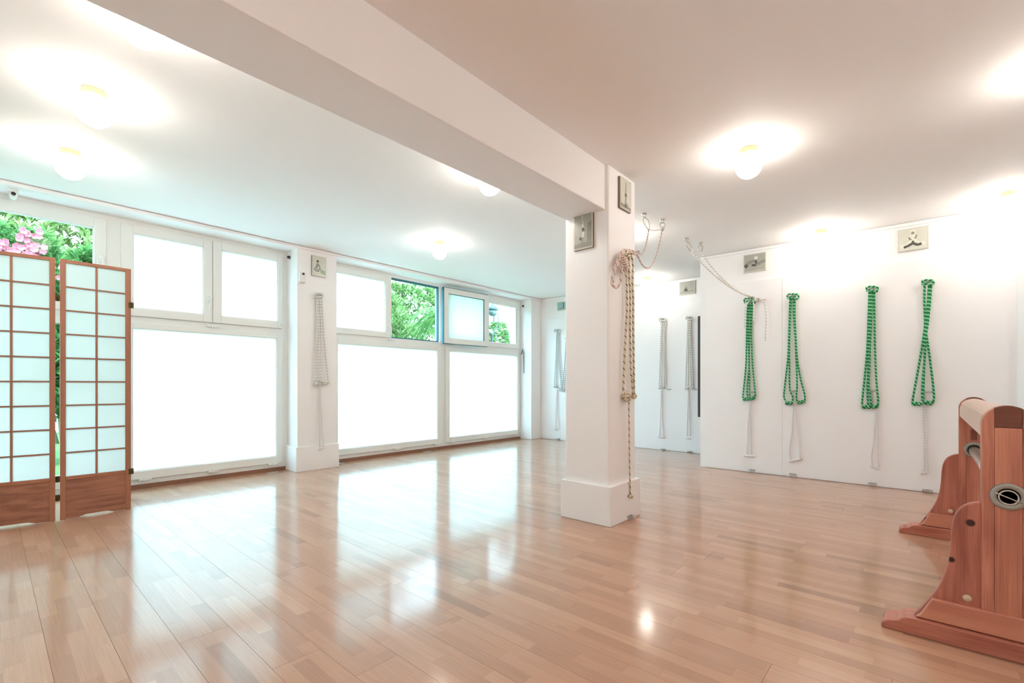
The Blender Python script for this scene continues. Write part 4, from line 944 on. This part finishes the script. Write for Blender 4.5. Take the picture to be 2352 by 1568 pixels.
def end_frame(xf, s):
    """one end: xf = x of the outer face, s = +1 when the inside lies towards +x"""
    def X(a): return xf + s * a
    near = s > 0
    # foot bar
    pts = [(YC + y, z) for y, z in FOOT] + [(YC - y, z) for y, z in reversed(FOOT)]
    a, b = sorted((X(-0.03), X(0.085)))
    ft = build('foot', MB().prism(pts, 'X', a, b), W_FOOT, tr, bevel=0.004)
    # horizontal brace boards on the foot, outside and inside
    br = [(0.258, 0.070), (0.243, 0.085), (0.208, 0.156)]
    for (d0, d1) in ((-0.012, 0.012), (0.046, 0.068)):
        bp = [(YC + y, z) for y, z in br] + [(YC - y, z) for y, z in reversed(br)]; a, b = sorted((X(d0), X(d1)))
        build('brace_board', MB().prism(bp, 'X', a, b), W_BRACE, tr, bevel=0.004)
    # curved wings either side of the post
    for sg in (1, -1):
        wp = [(YC + sg * y, z) for y, z in WS] + [(YC + sg * 0.06, 0.066)]; a, b = sorted((X(0.014), X(0.044)))
        cy = YC + sg * 0.1; zc = 0.0
        org = ((a + b) / 2, cy, 0.0)
        kn = {(True, 1): [(X(0.014) - org[0], -0.126 - cy, 0.472, 0.013), (X(0.014) - org[0], -0.073 - cy, 0.318, 0.010)], (False, 1): [(X(0.044) - org[0], -0.060 - cy, 0.345, 0.008), (X(0.044) - org[0], 0.0 - cy, 0.11, 0.014)]}.get((near, sg), [])
        mt = wood('pine_wing', (0.32, 0.093, 0.066), (0.58, 0.21, 0.145), 'Z', 2.0, 0.42, 1.4, knots=kn)
        wo = build('wing', MB().prism(wp, 'X', a, b), mt, tr, bevel=0.006, origin=org)
        for xx in ((X(0.010) if near else X(0.048)),):
            py, pz = (YC + sg * 0.108, 0.183)
            build('dowel_plug', MB().lathe([(0.0, 0.006 * (-s if near else s)), (0.013, 0.005 * (-s if near else s)), (0.0135, 0.0)], (xx, py, pz), 16, axis='X'), W_PLUG, wo)
    # post: two side staves rounded at the top and a centre stave that stops under the rail
    def arch(y0, y1, n=8):
        q = []
        for k in range(n + 1):
            y = y0 + (y1 - y0) * k / n; q.append((YC + y, 0.853 + math.sqrt(max(0, 0.0705 ** 2 - min(abs(y), 0.0705) ** 2))))
        return q
    a, b = sorted((X(0.0), X(0.060)))
    for (y0, y1, mt) in ((0.036, 0.070, W_POST), (-0.070, -0.036, W_POST)):
        build('post_stave', MB().prism([(YC + y0, 0.06)] + arch(y0, y1) + [(YC + y1, 0.06)], 'X', a, b), mt, tr, bevel=0.004)
    build('post_stave', MB().box(a + 0.0005, b - 0.0005, YC - 0.0355, YC + 0.0355, 0.06, 0.842), W_POSTL, tr, bevel=0.0015)
    q = [(YC - 0.0355, 0.844)] + arch(-0.0355, 0.0355) + [(YC + 0.0355, 0.844)]
    build('rail_tenon', MB().prism(q, 'X', a + 0.003, b - 0.003), W_END, tr)
    # flanges for the bar; a dark block paints the shade of a hole
    for d, sg in ((0.0, -1), (0.060, 1)):
        xx = X(d); o = s * sg
        prof = [(0.031, 0.0), (0.031, 0.007 * o), (0.048, 0.0055 * o), (0.050, 0.0)]
        fl = build('flange', MB().lathe(prof, (xx, YC, 0.590), 32, axis='X'), FLANGE, tr)
        build('slot_shade', MB().box(min(xx, xx + 0.004 * o), max(xx, xx + 0.004 * o), YC - 0.014, YC + 0.014, 0.655, 0.71).lathe([(0.014, 0.0), (0.014, 0.004 * o)], (xx, YC, 0.71), 16, axis='X'), W_END, tr) if sg > 0 else None
end_frame(2.49, 1); end_frame(4.20, -1)
xa, xb = 2.55, 4.14
rp = [(YC - 0.066, 0.80)] + [(YC + y, 0.853 + math.sqrt(max(0, 0.066 ** 2 - y * y)) * 0.93) for y in [-0.066 + 0.132 * k / 16 for k in range(17)]] + [(YC + 0.066, 0.80)]
build('top_rail', MB().prism(rp, 'X', xa, xb), W_RAIL, tr, bevel=0.003, label='pale top rail')
# hollow steel bar through both posts, with a pin across its near end
pm = MB(); n = 24
for (x, r) in ((2.482, 0.0275), (4.206, 0.0275), (4.206, 0.0235), (2.482, 0.0235)):
    for k in range(n): pm.v.append((x, YC + r * cos(2 * pi * k / n), 0.588 + r * sin(2 * pi * k / n)))
for i in range(4):
    for k in range(n):
        k2 = (k + 1) % n; j = (i + 1) % 4; pm.face((i * n + k, i * n + k2, j * n + k2, j * n + k), smooth=(i in (0, 2)))
bar = build('bar', pm, PIPEM, tr, label='hollow steel bar')
build('bore_shade', MB().lathe([(0.0, 2.52), (0.0232, 2.52), (0.0232, 4.18), (0.0, 4.18)], (0, YC, 0.588), 20, axis='X'), BORE_SHADE, bar)  # solid black core painted as the shade inside the bar
build('pin', MB().tube([(2.4815, YC + 0.034, 0.602), (2.4815, YC - 0.034, 0.572)], 0.0024, 6), STEEL, bar)
